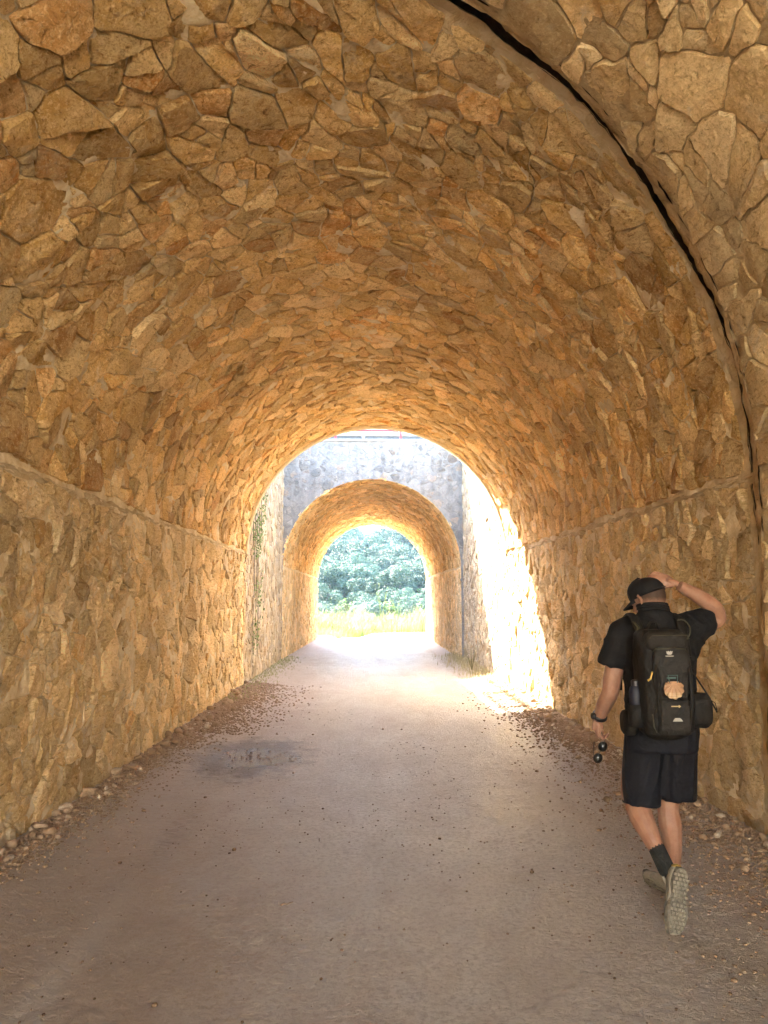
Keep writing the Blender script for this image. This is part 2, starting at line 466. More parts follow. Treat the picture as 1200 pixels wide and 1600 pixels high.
# the older bay on this side of the joint: greyer, smoother, standing slightly proud
nb = thing('near_vault', 'greyer smoother stone vault bay on the near side of the dark joint', 'vault')
P, L = vault_P(CX, RV, ZS, -.9, lambda a: yj(CX + RV * math.cos(a)) - .02, dr=.055)
print('near', masonry('stone', P, .0, UV, 0, L, .13, .27, .005, .004, .022, .05, DUSTY, nb, 31, n_obj=120, amp=.045, rough=.005))
surface('mortar', P, lin(0, UV, .06), lin(0, L, .07), .012, M_DUSTY, nb, 8, base=-.008)
P, L = vault_P(CX, RV, ZS, YB, -.9, dr=.055)
surface('mortar', P, lin(0, UV, .3), lin(0, L, .4), .012, M_DUSTY, nb, 8, base=-.004)
masonry('stone', P, .0, UV, 0, L, .4, .5, .01, .004, .022, .05, DUSTY, nb, 32, n_obj=0, seg=.2)
# lip of the bay: the broken edge that overhangs the joint, and the dark cavity behind it
def ring_strip(name, f0, f1, mat, parent, step=.05, h0=None, jag=0.0, seed=0):
    """sheet between two rings given as f(u) -> (y, h)"""
    V = []; us = lin(-ZS, UV + ZS, step)
    def prof(u, y, h):
        if u < 0: return Vector((XL + h, y, ZS + u))
        if u > UV: return Vector((XR - h, y, ZS - (u - UV)))
        a = math.pi - u / RV; r = RV - h
        return Vector((CX + r * math.cos(a), y, ZS + r * math.sin(a)))
    m = 7
    for u in us:
        xx = prof(u, 0, 0).x
        for k in range(m):
            s_ = k / (m - 1)
            y0, h0_ = f0(u, xx); y1, h1_ = f1(u, xx)
            n_ = noise.noise((u * 6, k * .9, seed)) * jag + noise.noise((u * 21, k * 1.3, seed)) * jag * .5
            V.append(prof(u, y0 + (y1 - y0) * s_ + n_, h0_ + (h1_ - h0_) * s_ + n_ * .8))
    Fq = [(j * m + i, j * m + i + 1, (j + 1) * m + i + 1, (j + 1) * m + i) for j in range(len(us) - 1) for i in range(m - 1)]
    return mesh_obj(name, V, Fq, mat, parent, True)
def gapw(u): return .050 + .11 * max(-.30, noise.noise((u * 1.1, 4, 1))) + .030 * noise.noise((u * 5, 1, 1)) + .014 * noise.noise((u * 17, 1, 1))
def off(u): return (.16 - .085 * min(1, max(0, (-u if u < 0 else u - UV) + .5) / 1.6)) - .02
ring_strip('broken_lip', lambda u, x: (yj(x) - .035, .062), lambda u, x: (yj(x) + .03 + gapw(u) * .3, .050), M_DUSTY, nb, .04, jag=.022, seed=4)
ring_strip('lip_back', lambda u, x: (yj(x) + .03 + gapw(u) * .3, .045), lambda u, x: (yj(x) + .02, -.30), M_JOINT_SHADE, nb, .05, jag=.012, seed=4)
ring_strip('joint_cavity', lambda u, x: (yj(x) + .0, -.30), lambda u, x: (yj(x) + .30, -.30), M_JOINT_SHADE, nb, .1)
ring_strip('joint_reveal', lambda u, x: (yj(x) + off(u) + .02 + gapw(u), -.31), lambda u, x: (yj(x) + off(u) + gapw(u), -.012), M_JOINT_SHADE, tv, .05, jag=.010, seed=6)
ring_strip('mortar_band', lambda u, x: (yj(x) + off(u) + gapw(u), -.012), lambda u, x: (yj(x) + .34, .004), M_LEDGE, tv, .04, jag=.012, seed=7)

for side, x, lab in ((-1, XL, 'dusty stone wall under the near vault bay, ahead of the long wall with the puddle'),
                     (1, XR, 'dusty grey-brown wall strip on the near side of the dark joint behind the man')):
    t = thing('near_wall', lab, 'wall')
    P, L = wall_P(x, x, -.9, yj(x) - .02, side, .05)
    masonry('stone', P, -.05, ZS, 0, L, .13, .27, .006, .003, .018, .05, DUSTY, t, 40 + side, amp=.045, n_obj=80)
    surface('mortar', P, lin(-.1, ZS, .07), lin(0, L, .08), .012, M_DUSTY, t, 9, base=-.004)
    P, L = wall_P(x, x, YB, -.9, side, .05)
    surface('mortar', P, lin(-.1, ZS, .3), lin(0, L, .4), .012, M_DUSTY, t, 9, base=-.004)
    masonry('stone', P, -.05, ZS, 0, L, .4, .5, .01, .004, .02, .05, DUSTY, t, 50 + side, n_obj=0, seg=.2)

# clean mortared lip finishing the vault at its far end
m = MB(); n_ = 72; V = []
for k in range(n_ + 1):
    a = math.pi * k / n_
    for r, y in ((RV + .01, Y1 - .09), (RV - .034, Y1 - .08), (RV - .040, Y1 + .10), (RV + .25, Y1 + .11)):
        V.append((CX + r * math.cos(a), y + .006 * noise.noise((a * 5, r * 9, 0)), ZS + r * math.sin(a)))
m.add(V, [(k * 4 + j, k * 4 + j + 1, (k + 1) * 4 + j + 1, (k + 1) * 4 + j) for k in range(n_) for j in range(3)]); m.build('arch_lip', M_LEDGE, tv, True)

# ------------------------------------------------------------------ open cutting between the tunnels
cl = thing('cutting_wall', 'pale shaded retaining wall with ivy between the two tunnels', 'wall')
P, L = wall_P(XL, XL + .02, Y1, Y2, -1)
masonry('stone', P, -.05, TOP - .1, 0, L, .10, .24, .008, .002, .02, .05, PALE, cl, 61, seg=.09, amp=.05, n_obj=150)
surface('mortar', P, lin(-.1, TOP - .1, .08), lin(0, L, .09), .016, M_PALE, cl, 5, base=-.004)
cr = thing('cutting_wall', 'retaining wall between the two tunnels lit white by the sun', 'wall')
P, L = wall_P(XR, XR - .08, Y1, Y2, 1)
masonry('stone', P, -.05, TOP - .1, 0, L, .10, .24, .008, .002, .02, .05, PALE, cr, 62, seg=.09, amp=.05, n_obj=150)
surface('mortar', P, lin(-.1, TOP - .1, .08), lin(0, L, .09), .016, M_PALE, cr, 6, base=-.004)

# ------------------------------------------------------------------ second tunnel: stained face, walls, vault
X2L, X2R = XL + .03, XR - .14
X3L, X3R = XL + .20, XR - .18
C2, R2 = (X2L + X2R) / 2, (X2R - X2L) / 2
C3, R3 = (X3L + X3R) / 2, (X3R - X3L) / 2
t2 = thing('far_tunnel', 'second stone tunnel beyond the open gap with a grey stained front', 'tunnel')
def face_P(u, v, h): return Vector((u, Y2 - h, v))
def push(u, v):
    d = math.hypot(u - C2, v - ZS); 
    if v > ZS and d < R2 + .015:
        k = (R2 + .015) / max(d, 1e-3); return C2 + (u - C2) * k, ZS + (v - ZS) * k
    if v <= ZS and abs(u - C2) < R2: return (C2 + math.copysign(R2 + .01, u - C2), v)
    return u, v
print('face', masonry('stone', face_P, XL, XR, 1.6, TOP - .04, .07, .17, .012, .000, .016, .05, GREY, t2, 71, seg=.08, amp=.05, mod=push, n_obj=140,
        keep=lambda u, v: math.hypot(u - C2, v - ZS) > R2 + .02 if v > ZS else abs(u - C2) > R2 - .02))
def arch_face(name, y, x0, x1, ztop, cx, r, zs, mat, parent=None, noise_amp=0.0, n=48, m=14, z0=-.3):
    """flat face with an arched opening"""
    V = []; Fq = []
    prof = [(cx - r, z0), (cx - r, zs * .5)] + [(cx - r * math.cos(math.pi * k / n), zs + r * math.sin(math.pi * k / n)) for k in range(n + 1)] + [(cx + r, zs * .5), (cx + r, z0)]
    outp = []
    for (px, pz) in prof:
        if pz <= zs: outp.append((x0 if px < cx else x1, pz))
        else:
            dx, dz = px - cx, pz - zs
            tx = ((x1 - cx) / dx) if dx > 1e-6 else (((x0 - cx) / dx) if dx < -1e-6 else 1e9)
            tz = (ztop - zs) / dz if dz > 1e-6 else 1e9
            k = min(tx, tz); outp.append((cx + dx * k, zs + dz * k))
    # pull corners out so the rectangle is filled
    for i in range(len(outp)): 
        for cxn in (x0, x1):
            if 0 < i < len(outp) - 1 and abs(outp[i][0] - cxn) < 1e-6 and abs(outp[i + (1 if cxn == x0 else -1)][1] - ztop) < 1e-6 and outp[i][1] < ztop - 1e-6:
                outp[i] = (cxn, ztop)
    np_ = len(prof)
    for a, b in zip(prof, outp):
        for k in range(m + 1):
            s_ = (k / m); x = a[0] + (b[0] - a[0]) * s_; z = a[1] + (b[1] - a[1]) * s_
            V.append((x, y - noise_amp * noise.noise((x * 6, z * 6, 3)), z))
    Fq = [(i * (m + 1) + k, i * (m + 1) + k + 1, (i + 1) * (m + 1) + k + 1, (i + 1) * (m + 1) + k) for i in range(np_ - 1) for k in range(m)]
    return mesh_obj(name, V, Fq, mat, parent, True)
arch_face('front_face', Y2, XL - .02, XR + .02, TOP, C2, R2, ZS, M_GREY, t2, .015, 60, 24)
P, L = vault_P(C2, R2, ZS, Y2, Y3, C3, R3)
print('vault2', masonry('stone', P, .05, UV - .05, 0, L, .09, .2, .008, .004, .03, .08, OCHRE, t2, 81, seg=.11, n_obj=100))
surface('vault_mortar', P, lin(0, UV, .12), lin(0, L, .12), .014, M_WARM, t2, 12)
for side, a, b in ((-1, X2L, X3L), (1, X2R, X3R)):
    P, L = wall_P(a, b, Y2, Y3, side)
    masonry('stone', P, -.15, ZS - .02, 0, L, .1, .22, .008, .002, .018, .05, WALLST, t2, 84 + side, seg=.11, n_obj=20)
    surface('wall_mortar', P, lin(-.2, ZS, .12), lin(0, L, .12), .014, M_WARM, t2, 15, base=-.004)
# coping of the front face
MB().box(XL - .5, XR + .5, Y2 - .03, Y2 + .42, TOP - .002, TOP + .07).build('coping', M_GREY, t2)

# ------------------------------------------------------------------ the embankment both tunnels run through
def dirt_mat(name, c1, c2, c3, sc=1.0, bump_d=.03):
    t = NT(name); p = t.pos()
    a = t.noise(p, .7 * sc, 7, .65); b = t.noise(p, 9 * sc, 8, .7); c = t.noise(p, 60 * sc, 4, .7)
    col = t.mix(t.ramp(a, (.4, 0.0), (.6, 1.0)), c1, c2); col = t.mix(t.ramp(b, (.5, 0.0), (.68, .8)), col, c3)
    return t.fin(col, .9, t.bump(t.math('ADD', b, t.math('MULTIPLY', c, .3)), bump_d), .2)
EARTH = dirt_mat('dry_earth', (.20, .165, .115), (.25, .21, .15), (.15, .14, .08))
XW = 60
mb = MB()
def top_z(y): return TOP - .02 + max(0, min(1, (y - Y2 - .5) / 2.5)) * .3
mb.add([(-XW, YB, TOP - .02), (XW, YB, TOP - .02), (XW, Y1, TOP - .02), (-XW, Y1, TOP - .02)], [(0, 1, 2, 3)])
mb.add([(-XW, Y1, TOP - .02), (XL - .35, Y1, TOP - .02), (XL - .35, Y2, TOP - .02), (-XW, Y2, TOP - .02)], [(0, 1, 2, 3)])
mb.add([(XR + .35, Y1, TOP - .02), (XW, Y1, TOP - .02), (XW, Y2, TOP - .02), (XR + .35, Y2, TOP - .02)], [(0, 1, 2, 3)])
ys = [Y2, Y2 + .5, Y2 + 1.5, Y2 + 3, 26, 28.5, Y3 + .6]
for a, b in zip(ys, ys[1:]):
    mb.add([(-XW, a, top_z(a)), (XW, a, top_z(a)), (XW, b, top_z(b)), (-XW, b, top_z(b))], [(0, 1, 2, 3)])
for x in (-XW, XW): mb.add([(x, YB, -.5), (x, Y3 + .6, -.5), (x, Y3 + .6, top_z(30)), (x, YB, TOP - .02)], [(0, 1, 2, 3)])
tag(mb.build('embankment', EARTH), kind='structure')
tag(arch_face('portal_face', Y1 + .004, -XW, XW, TOP - .02, CX, RV + .002, ZS, M_PALE, None, 0, 48, 1), kind='structure')
tag(arch_face('rear_portal_face', YB, -XW, XW, TOP - .02, CX, RV - .05, ZS, M_PALE, None, 0, 48, 1), kind='structure')
tag(arch_face('exit_portal_face', Y3, -XW, XW, top_z(30), C3, R3 + .002, ZS, M_PALE, None, 0, 48, 1), kind='structure')
for x, n_, s in ((XL, 0, -1), (XR, 1, 1)):
    o = MB().box(min(x, x + s * .4), max(x, x + s * .4), Y1 + .02, Y2 - .02, TOP - .13, TOP + .02).build('wall_coping', M_PALE, (cl, cr)[n_])
# ------------------------------------------------------------------ ground, road
def ground_mat():
    t = NT('outside_ground'); p = t.pos()
    xyz = t.n('SeparateXYZ'); t.t.links.new(p, xyz.inputs[0])
    a = t.noise(p, .12, 6, .6); b = t.noise(p, 3, 8, .7)
    col = t.mix(t.ramp(a, (.4, 0.0), (.6, 1.0)), (.62, .55, .42), (.70, .63, .50)); col = t.mix(t.ramp(b, (.45, 0.0), (.7, .6)), col, (.46, .40, .27))
    wood = t.math('MULTIPLY', t.math('SUBTRACT', xyz.outputs[1], 44.0), .12, clamp=True)
    col = t.mix(wood, col, t.mix(b, (.06, .09, .045), (.10, .12, .06)))
    return t.fin(col, .95, t.bump(b, .05), .1)
def smst(k): k = min(1, max(0, k)); return k * k * (3 - 2 * k)
def terrain_z(x, y):
    if y < YB - 4: return -.12 + min(9, (YB - 4 - y) * .9)  # unseen pale slope added behind the viewer to bounce sun into the tunnel
    if y < Y3: return -.12
    z = -.12 - 1.3 * min(1, max(0, (y - 41) / 14))                     # the verge drops away
    if y > 55:
        k = y - 55; z += k * .112 + .00009 * k * k
        z += 1.8 * noise.noise((x * .02, y * .02, 1)) * min(1, k / 40) + abs(x - 2) * .03 * min(1, k / 60)
        z += 4.6 * smst((y - 186) / 9) * max(0, 1 - ((x - 1.6) / 26) ** 2)
        if k > 160: z += .42 * (min(y, 305) - 215)
    if y > 305: z -= (y - 305) * .3
    return z
xs = [-900, -400, -200, -120, -80] + [i * 4 for i in range(-15, 16)] + [80, 120, 200, 400, 900]
ysg = [-900, -300, -60, -40, -20, -17, -13, -10, -7, -3, 0, 20, 31, 36, 40, 42, 44, 46, 48, 52, 56, 60] + [64 + i * 4 for i in range(62)] + [320, 340, 380, 440, 520, 700, 1000]
V = [(x, y, terrain_z(x, y)) for y in ysg for x in xs]; nx = len(xs)
tag(mesh_obj('ground', V, [(j * nx + i, j * nx + i + 1, (j + 1) * nx + i + 1, (j + 1) * nx + i) for j in range(len(ysg) - 1) for i in range(nx - 1)], ground_mat()), kind='structure')

def floor_z(x, y):
    """road surface: nearly flat, banked up a little at the wall feet"""
    z = -.004 * max(0, y - 12) * .9
    z += .012 * noise.noise((x * .7, y * .45, 2)) 
    e_ = 2.95 + .62 * (x - .35) + .10 * noise.noise((x * 2.5, 0, 8)); z += .010 * min(1, max(0, (e_ - y) / .05)) if x > .1 else 0
    eL = max(0, (-1.35 + .25 * noise.noise((y * .5, 0, 3)) - x)); eR = max(0, x - (1.98 + .15 * noise.noise((y * .6, 3, 3))))
    z -= .030 * math.exp(-((x + 1.2) / .5) ** 2 - ((y - 7.8) / .42) ** 2)
    z += .05 * min(1, eL / .6) ** 1.3 + .07 * min(1, eR / .5) ** 1.2
    return z
def road_mat():
    t = NT('damp_concrete'); p = t.pos(); xyz = t.n('SeparateXYZ'); t.t.links.new(p, xyz.inputs[0]); X, Y = xyz.outputs[0], xyz.outputs[1]
    big = t.noise(p, .55, 5, .6, .4); med = t.noise(p, 2.3, 7, .65, .7); fine = t.noise(p, 34, 8, .72); grit = t.noise(p, 120, 3, .7)
    col = t.mix(t.ramp(med, (.35, 0.0), (.65, 1.0)), (.60, .53, .43), (.72, .66, .57))
    col = t.mix(t.math('MULTIPLY', t.ramp(fine, (.42, 1.0), (.52, 0.0)), .75), col, (.40, .32, .245)); col = t.mix(t.math('MULTIPLY', t.ramp(grit, (.55, 0.0), (.68, 1.0)), .6), col, (.78, .72, .64)); col = t.mix(t.math('MULTIPLY', t.ramp(t.noise(t.scaled(p, (1, .6, 1)), 5.5, 8, .75, .5), (.52, 0.0), (.64, 1.0)), .45), col, (.42, .335, .25))
    col = t.mix(t.math('MULTIPLY', t.ramp(big, (.40, 1.0), (.60, 0.0)), .5), col, (.50, .41, .32))
    # brown mud: towards the left foot, and in drifts
    edge = t.math('ADD', t.math('MULTIPLY', X, -.42), t.math('MULTIPLY', med, 1.1))
    edge = t.math('ADD', edge, t.math('MULTIPLY', big, .7)); edge = t.math('ADD', edge, t.math('MULTIPLY', t.math('SUBTRACT', 5.5, Y), .10, clamp=True))
    mudL = t.ramp(edge, (.92, 0.0), (1.35, 1.0))
    # shader ramps clamp to 0..1, so bring the band into range first
    mudL = t.math('SUBTRACT', edge, 1.02); mudL = t.math('MULTIPLY', mudL, 2.1, clamp=True)
    mudR = t.math('SUBTRACT', t.math('ADD', X, t.math('MULTIPLY', med, .7)), 2.10); mudR = t.math('MULTIPLY', mudR, 4.0, clamp=True)
    drift = t.ramp(t.noise(t.scaled(p, (1.0, .28, 1), (0, 0, .25)), 1.5, 7, .68, .4), (.47, 0.0), (.72, .6))
    mud = t.math('MAXIMUM', t.math('MAXIMUM', mudL, mudR), drift)
    mudc = t.mix(t.noise(p, 7, 6, .7), (.29, .19, .115), (.48, .35, .23))
    col = t.mix(t.math('MULTIPLY', mud, .72), col, mudc)
    lane = t.math('POWER', 2.718, t.math('MULTIPLY', t.math('POWER', t.math('MULTIPLY', t.math('ADD', X, t.math('MULTIPLY_ADD', med, .10, 1.27)), 11.0), 2.0), -1.0))
    nearl = t.math('MULTIPLY', t.math('SUBTRACT', 4.6, Y), .8, clamp=True); farl = t.math('MULTIPLY', t.math('SUBTRACT', Y, 4.3), .9, clamp=True); farl = t.math('MULTIPLY', farl, t.math('MULTIPLY', t.math('SUBTRACT', 6.4, Y), .8, clamp=True))
    wv = t.noise(t.scaled(p, (1, 3.5, 1)), 9, 3, .6)
    col = t.mix(t.math('MULTIPLY', t.math('MULTIPLY', lane, nearl), .55), col, (.66, .60, .52))
    col = t.mix(t.math('MULTIPLY', t.math('MULTIPLY', lane, farl), t.ramp(wv, (.42, .75), (.55, .1))), col, (.20, .13, .085))
    wet = t.n('VectorMath', operation='DISTANCE'); t.t.links.new(t.scaled(p, (1, .62, 0)), wet.inputs[0]); wet.inputs[1].default_value = (-1.2, 4.84, 0)
    wetm = t.math('SUBTRACT', t.math('MULTIPLY_ADD', t.noise(p, 5, 7, .75), 1.1, .16), wet.outputs['Value']); wetm = t.math('MULTIPLY', wetm, 3.2, clamp=True)
    col = t.mix(t.math('MULTIPLY', wetm, .85), col, (.12, .08, .05))
    damp = t.ramp(t.noise(t.scaled(p, (1, .5, 1)), 1.1, 6, .6, .9), (.42, 0.0), (.60, 1.0))
    rough = t.math('SUBTRACT', .42, t.math('MULTIPLY', damp, .09)); rough = t.math('ADD', rough, t.math('MULTIPLY', mud, .14))
    broom = t.noise(t.scaled(p, (1, 1.5, 1), (0, 0, .12)), 28, 7, .75, .6)
    h = t.math('ADD', t.math('MULTIPLY', broom, .75), t.math('MULTIPLY', fine, .45)); h = t.math('ADD', h, t.math('MULTIPLY', grit, .12))
    return t.fin(col, rough, t.bump(h, .11, 1.0), .95)
ROAD = road_mat()
def sheet(name, x0, x1, y0, y1, sx, sy, mat, amp=1.0):
    xs = lin(x0, x1, sx); ys = lin(y0, y1, sy); nx = len(xs)
    V = [(x, y, floor_z(x, y) + amp * (.0032 * noise.noise((x * 14, y * 22, 0)) + .0022 * noise.noise((x * 33, y * 40, 0)) + .004 * noise.noise((x * 4, y * 4, 0)))) for y in ys for x in xs]
    return mesh_obj(name, V, [(j * nx + i, j * nx + i + 1, (j + 1) * nx + i + 1, (j + 1) * nx + i) for j in range(len(ys) - 1) for i in range(nx - 1)], mat, None, True)
# one road, denser where it is near
xs = lin(XL - .05, XR + .05, .026); ya = lin(-1, 8, .026) + lin(8, Y1, .05)[1:] + lin(Y1, 33.4, .12)[1:]
ya = [-8, -5, -3] + ya; nx = len(xs)
def rz(x, y):
    k = 1 if y < 9 else .5
    return floor_z(x, y) + k * (.0075 * noise.noise((x * 13, y * 17, 0)) + .0060 * noise.noise((x * 31, y * 36, 0)) + .006 * noise.noise((x * 3.4, y * 3.4, 0)))
V = [(x, y, rz(x, y)) for y in ya for x in xs]
tag(mesh_obj('road', V, [(j * nx + i, j * nx + i + 1, (j + 1) * nx + i + 1, (j + 1) * nx + i) for j in range(len(ya) - 1) for i in range(nx - 1)], ROAD), kind='structure')

def haze():
    t = NT('haze_air'); t.t.nodes.remove(t.b); v = t.n('VolumePrincipled', i_Density=HAZE); v.inputs['Color'].default_value = (.55, .80, 1, 1); v.inputs['Anisotropy'].default_value = .2
    t.t.links.new(v.outputs[0], t.out.inputs['Volume'])
    o = MB().box(-160, 160, -45, 345, -3.5, 96).build('haze', t.m); o['kind'] = 'stuff'; o['label'] = 'pale summer haze over the wooded hill'; return o
HAZE = .0003
haze()
SC.cycles.volume_bounces = 1; SC.cycles.volume_step_rate = 4
# ------------------------------------------------------------------ pebbles and gravel along the wall feet
def pebble_mat():
    t = NT('pebble_stone'); p = t.pos(); oi = t.n('ObjectInfo')
    base = t.ramp(oi.outputs['Random'], (0, (.22, .145, .085)), (.5, (.31, .22, .14)), (.9, (.40, .31, .22)), (1, (.56, .49, .39)))
    n_ = t.noise(p, 60, 5, .7); col = t.mix(t.ramp(n_, (.4, .7), (.55, 0.0)), base, (.26, .18, .11))
    return t.fin(col, .8, t.bump(n_, .004), .3)
def gravel_mat():
    t = NT('gravel_stone'); p = t.pos(); n_ = t.noise(p, 14, 4, .7); m_ = t.noise(p, 70, 3, .6)
    col = t.ramp(n_, (.3, (.18, .115, .065)), (.5, (.27, .185, .115)), (.7, (.34, .25, .17)))
    return t.fin(col, .85, t.bump(m_, .004), .3)
PEB, GRV = pebble_mat(), gravel_mat()
def rock_mesh(seed, sub=2, flat=.62):
    bm = bmesh.new(); bmesh.ops.create_icosphere(bm, subdivisions=sub, radius=1)
    rng = random.Random(seed); ax = (1, rng.uniform(.6, .95), flat * rng.uniform(.75, 1.2))
    cuts = [(Vector((rng.gauss(0, 1), rng.gauss(0, 1), rng.gauss(0, .7))).normalized(), rng.uniform(.62, .9)) for _ in range(7)]
    for v in bm.verts:
        n_ = v.co.copy()
        for d, c in cuts:
            k = v.co.dot(d)
            if k > c: v.co -= d * (k - c) * .85
        v.co += n_ * .10 * noise.noise(n_ * 1.8 + Vector((seed, 0, 0)))
        v.co = Vector((v.co.x * ax[0], v.co.y * ax[1], v.co.z * ax[2]))
    me = bpy.data.meshes.new('pebble'); bm.to_mesh(me); bm.free(); me.shade_smooth(); me.set_sharp_from_angle(angle=math.radians(42)); me.materials.append(PEB)
    return me
ROCKS = [rock_mesh(i) for i in range(9)]
def ico_low(seed):
    bm = bmesh.new(); bmesh.ops.create_icosphere(bm, subdivisions=1, radius=1)
    vs_ = [v.co * (1 + .35 * noise.noise(v.co * 2 + Vector((seed * 3.1, 0, 0)))) for v in bm.verts]; fs_ = [tuple(v.index for v in f.verts) for f in bm.faces]
    bm.free(); return vs_, fs_
LOWS = [ico_low(i) for i in range(6)]
def verge(label, side, n_big, n_small, seed, y0, y1, wfun, cat='gravel strip'):
    t = thing('gravel_verge', label, cat)
    rng = random.Random(seed); big = []
    xw = XL if side < 0 else XR
    def place(rmax, far=1.0):
        y = y0 + (y1 - y0) * rng.random() ** 1.35
        w_ = wfun(y); d = abs(rng.gauss(0, .5)) * w_ * far + .03
        return (xw - side * d, y, d)
    while len(big) < n_big:
        x, y, d = place(1)
        r = min(.058, .019 + rng.expovariate(70)) * (1 if d < wfun(y) * .8 else .6)
        if y > 7: r = max(r, .02)
        if any((x - a) ** 2 + (y - b) ** 2 < (.8 * (r + c)) ** 2 for a, b, c in big): 
            if rng.random() > .25: continue
        big.append((x, y, r))
        o = bpy.data.objects.new('pebble', ROCKS[rng.randrange(9)]); link(o, t)
        o.location = (x, y, rz(x, y) + r * .42); o.scale = (r, r, r); o.rotation_euler = (rng.gauss(0, .3), rng.gauss(0, .3), rng.uniform(0, 6.3))
    V = []; Fq = []
    for _ in range(n_small):
        x, y, d = place(1, 1.0 if rng.random() < .7 else 1.7); r = rng.uniform(.004, .012) * (1 if rng.random() < .9 else 1.7) if y < 8 else rng.uniform(.008, .02)
        vs_, fs_ = LOWS[rng.randrange(6)]; a = rng.uniform(0, 6.3); ca, sa = math.cos(a), math.sin(a); z = rz(x, y) + r * .25
        b = len(V); V += [(x + r * (v.x * ca - v.y * sa), y + r * (v.x * sa + v.y * ca), z + r * .6 * v.z) for v in vs_]; Fq += [tuple(b + i for i in f) for f in fs_]
    mesh_obj('gravel', V, Fq, GRV, t, True, kind='stuff')
    return t
verge('loose pebbles and gravel piled along the foot of the wall by the puddle', -1, 290, 16000, 5, 2.6, 14, lambda y: .30 * min(1, max(.25, (y - 3) / 2.5)) +  .25 * noise.noise((y * .8, 1, 0)) if y < 9 else .6)
verge('loose pebbles and rubble piled along the wall foot behind the man', 1, 290, 18000, 6, 2.2, 13, lambda y: .50 + .15 * noise.noise((y * .8, 5, 0)) if y < 8 else .42)
# small clods and grit strewn over the slab
rng = random.Random(77); V = []; Fq = []
for i in range(2600):
    x = rng.uniform(XL + .1, XR - .2); y = 2 + 9 * rng.random() ** 1.5
    if noise.noise((x * .9, y * .6, 4)) + .25 * (x < -.8) + rng.gauss(0, .25) < .12: continue
    r = rng.uniform(.003, .008) if rng.random() < .96 else rng.uniform(.009, .016)
    vs_, fs_ = LOWS[rng.randrange(6)]; b = len(V); z = rz(x, y) + r * .3
    V += [(x + r * v.x, y + r * v.y, z + r * .7 * v.z) for v in vs_]; Fq += [tuple(b + i for i in f) for f in fs_]
def clod_mat():
    t = NT('dark_clod'); n_ = t.noise(t.pos(), 3, 3, .6); return t.fin(t.ramp(n_, (.4, (.10, .06, .035)), (.6, (.30, .21, .14))), .9, spec=.2)
CLOD = clod_mat()
tag(mesh_obj('scattered_grit', V, Fq, CLOD, None, True), 'small dark clods and grit strewn over the damp slab', 'grit', kind='stuff')
for (x, y, a, l, lab) in ((1.83, 3.42, .1, .13, 'thin dry twig on the slab near the man'), (-.42, 4.1, .5, .07, 'short dry twig lying mid slab')):
    m = MB(); pts = [(x + math.cos(a) * l * (k / 4 - .5), y + math.sin(a) * l * (k / 4 - .5) + .008 * math.sin(k * 2), rz(x, y) + .008 + .004 * (k % 2)) for k in range(5)]
    m.tube(pts, [.004, .0035, .003, .003, .0015], 6); tag(m.build('twig', CLOD, None, True), lab, 'twig')

# the puddle, with mud lumps in it
def water_mat():
    t = NT('puddle_water'); n_ = t.noise(t.pos(), 6, 2, .5)
    return t.fin((.15, .145, .15), .12, t.bump(t.noise(t.pos(), 26, 4, .6), .05), 1.0)
V = []; Fq = []; nx = 40; zc = floor_z(-1.2, 7.8) + .018
for j in range(nx + 1):
    for i in range(nx + 1): V.append((-1.75 + 1.1 * i / nx, 7.2 + 1.2 * j / nx, zc))
tag(mesh_obj('puddle', V, [(j * (nx + 1) + i, j * (nx + 1) + i + 1, (j + 1) * (nx + 1) + i + 1, (j + 1) * (nx + 1) + i) for j in range(nx) for i in range(nx)], water_mat()),
    'shallow shining puddle on the muddy side of the slab', 'puddle', kind='structure')
V = []; Fq = []
for i in range(90):
    x = rng.gauss(-1.15, .33); y = rng.gauss(7.8, .17); r = rng.uniform(.006, .02); vs_, fs_ = LOWS[rng.randrange(6)]; b = len(V)
    V += [(x + r * v.x, y + r * v.y, zc + r * .45 * v.z) for v in vs_]; Fq += [tuple(b + i for i in f) for f in fs_]
tag(mesh_obj('mud_lumps', V, Fq, CLOD, None, True), 'wet mud lumps standing in the puddle', 'mud', kind='stuff')

# ------------------------------------------------------------------ leaf and grass materials
def leaf_mat(name, c1, c2, trans=.35, rnd=True):
    t = NT(name); oi = t.n('ObjectInfo'); n_ = t.noise(t.obj(), 1.3, 3, .6)
    col = t.mix(t.ramp(n_, (.38, 0.0), (.62, 1.0)), c1, c2)
    if rnd:
        hs = t.n('HueSaturation'); t.t.links.new(col, hs.inputs['Color'])
        t.t.links.new(t.math('MULTIPLY_ADD', oi.outputs['Random'], .6, .72), hs.inputs['Value']); t.t.links.new(t.math('MULTIPLY_ADD', oi.outputs['Random'], .03, .485), hs.inputs['Hue']); col = hs.outputs[0]
    t.set(t.b, 'Base Color', col); t.b.inputs['Roughness'].default_value = .6; t.b.inputs['Specular IOR Level'].default_value = .3
    tr = t.n('BsdfTranslucent'); t.t.links.new(col, tr.inputs[0]); mx = t.n('MixShader'); mx.inputs[0].default_value = trans
    t.t.links.new(t.b.outputs[0], mx.inputs[1]); t.t.links.new(tr.outputs[0], mx.inputs[2]); t.t.links.new(mx.outputs[0], t.out.inputs[0])
    return t.m
LEAF = leaf_mat('oak_foliage', (.030, .062, .040), (.075, .115, .070), .22)
BUSHM = leaf_mat('bush_foliage', (.06, .11, .03), (.11, .16, .05))
IVYM = leaf_mat('ivy_leaf', (.14, .20, .06), (.22, .27, .10), rnd=False)
STRAW = leaf_mat('dry_grass', (.24, .20, .10), (.16, .175, .06), .3, rnd=False)
GREENG = leaf_mat('green_weed', (.09, .14, .035), (.16, .19, .06), .35, rnd=False)
PALES = leaf_mat('pale_straw', (.46, .39, .23), (.40, .34, .17), .3, rnd=False)
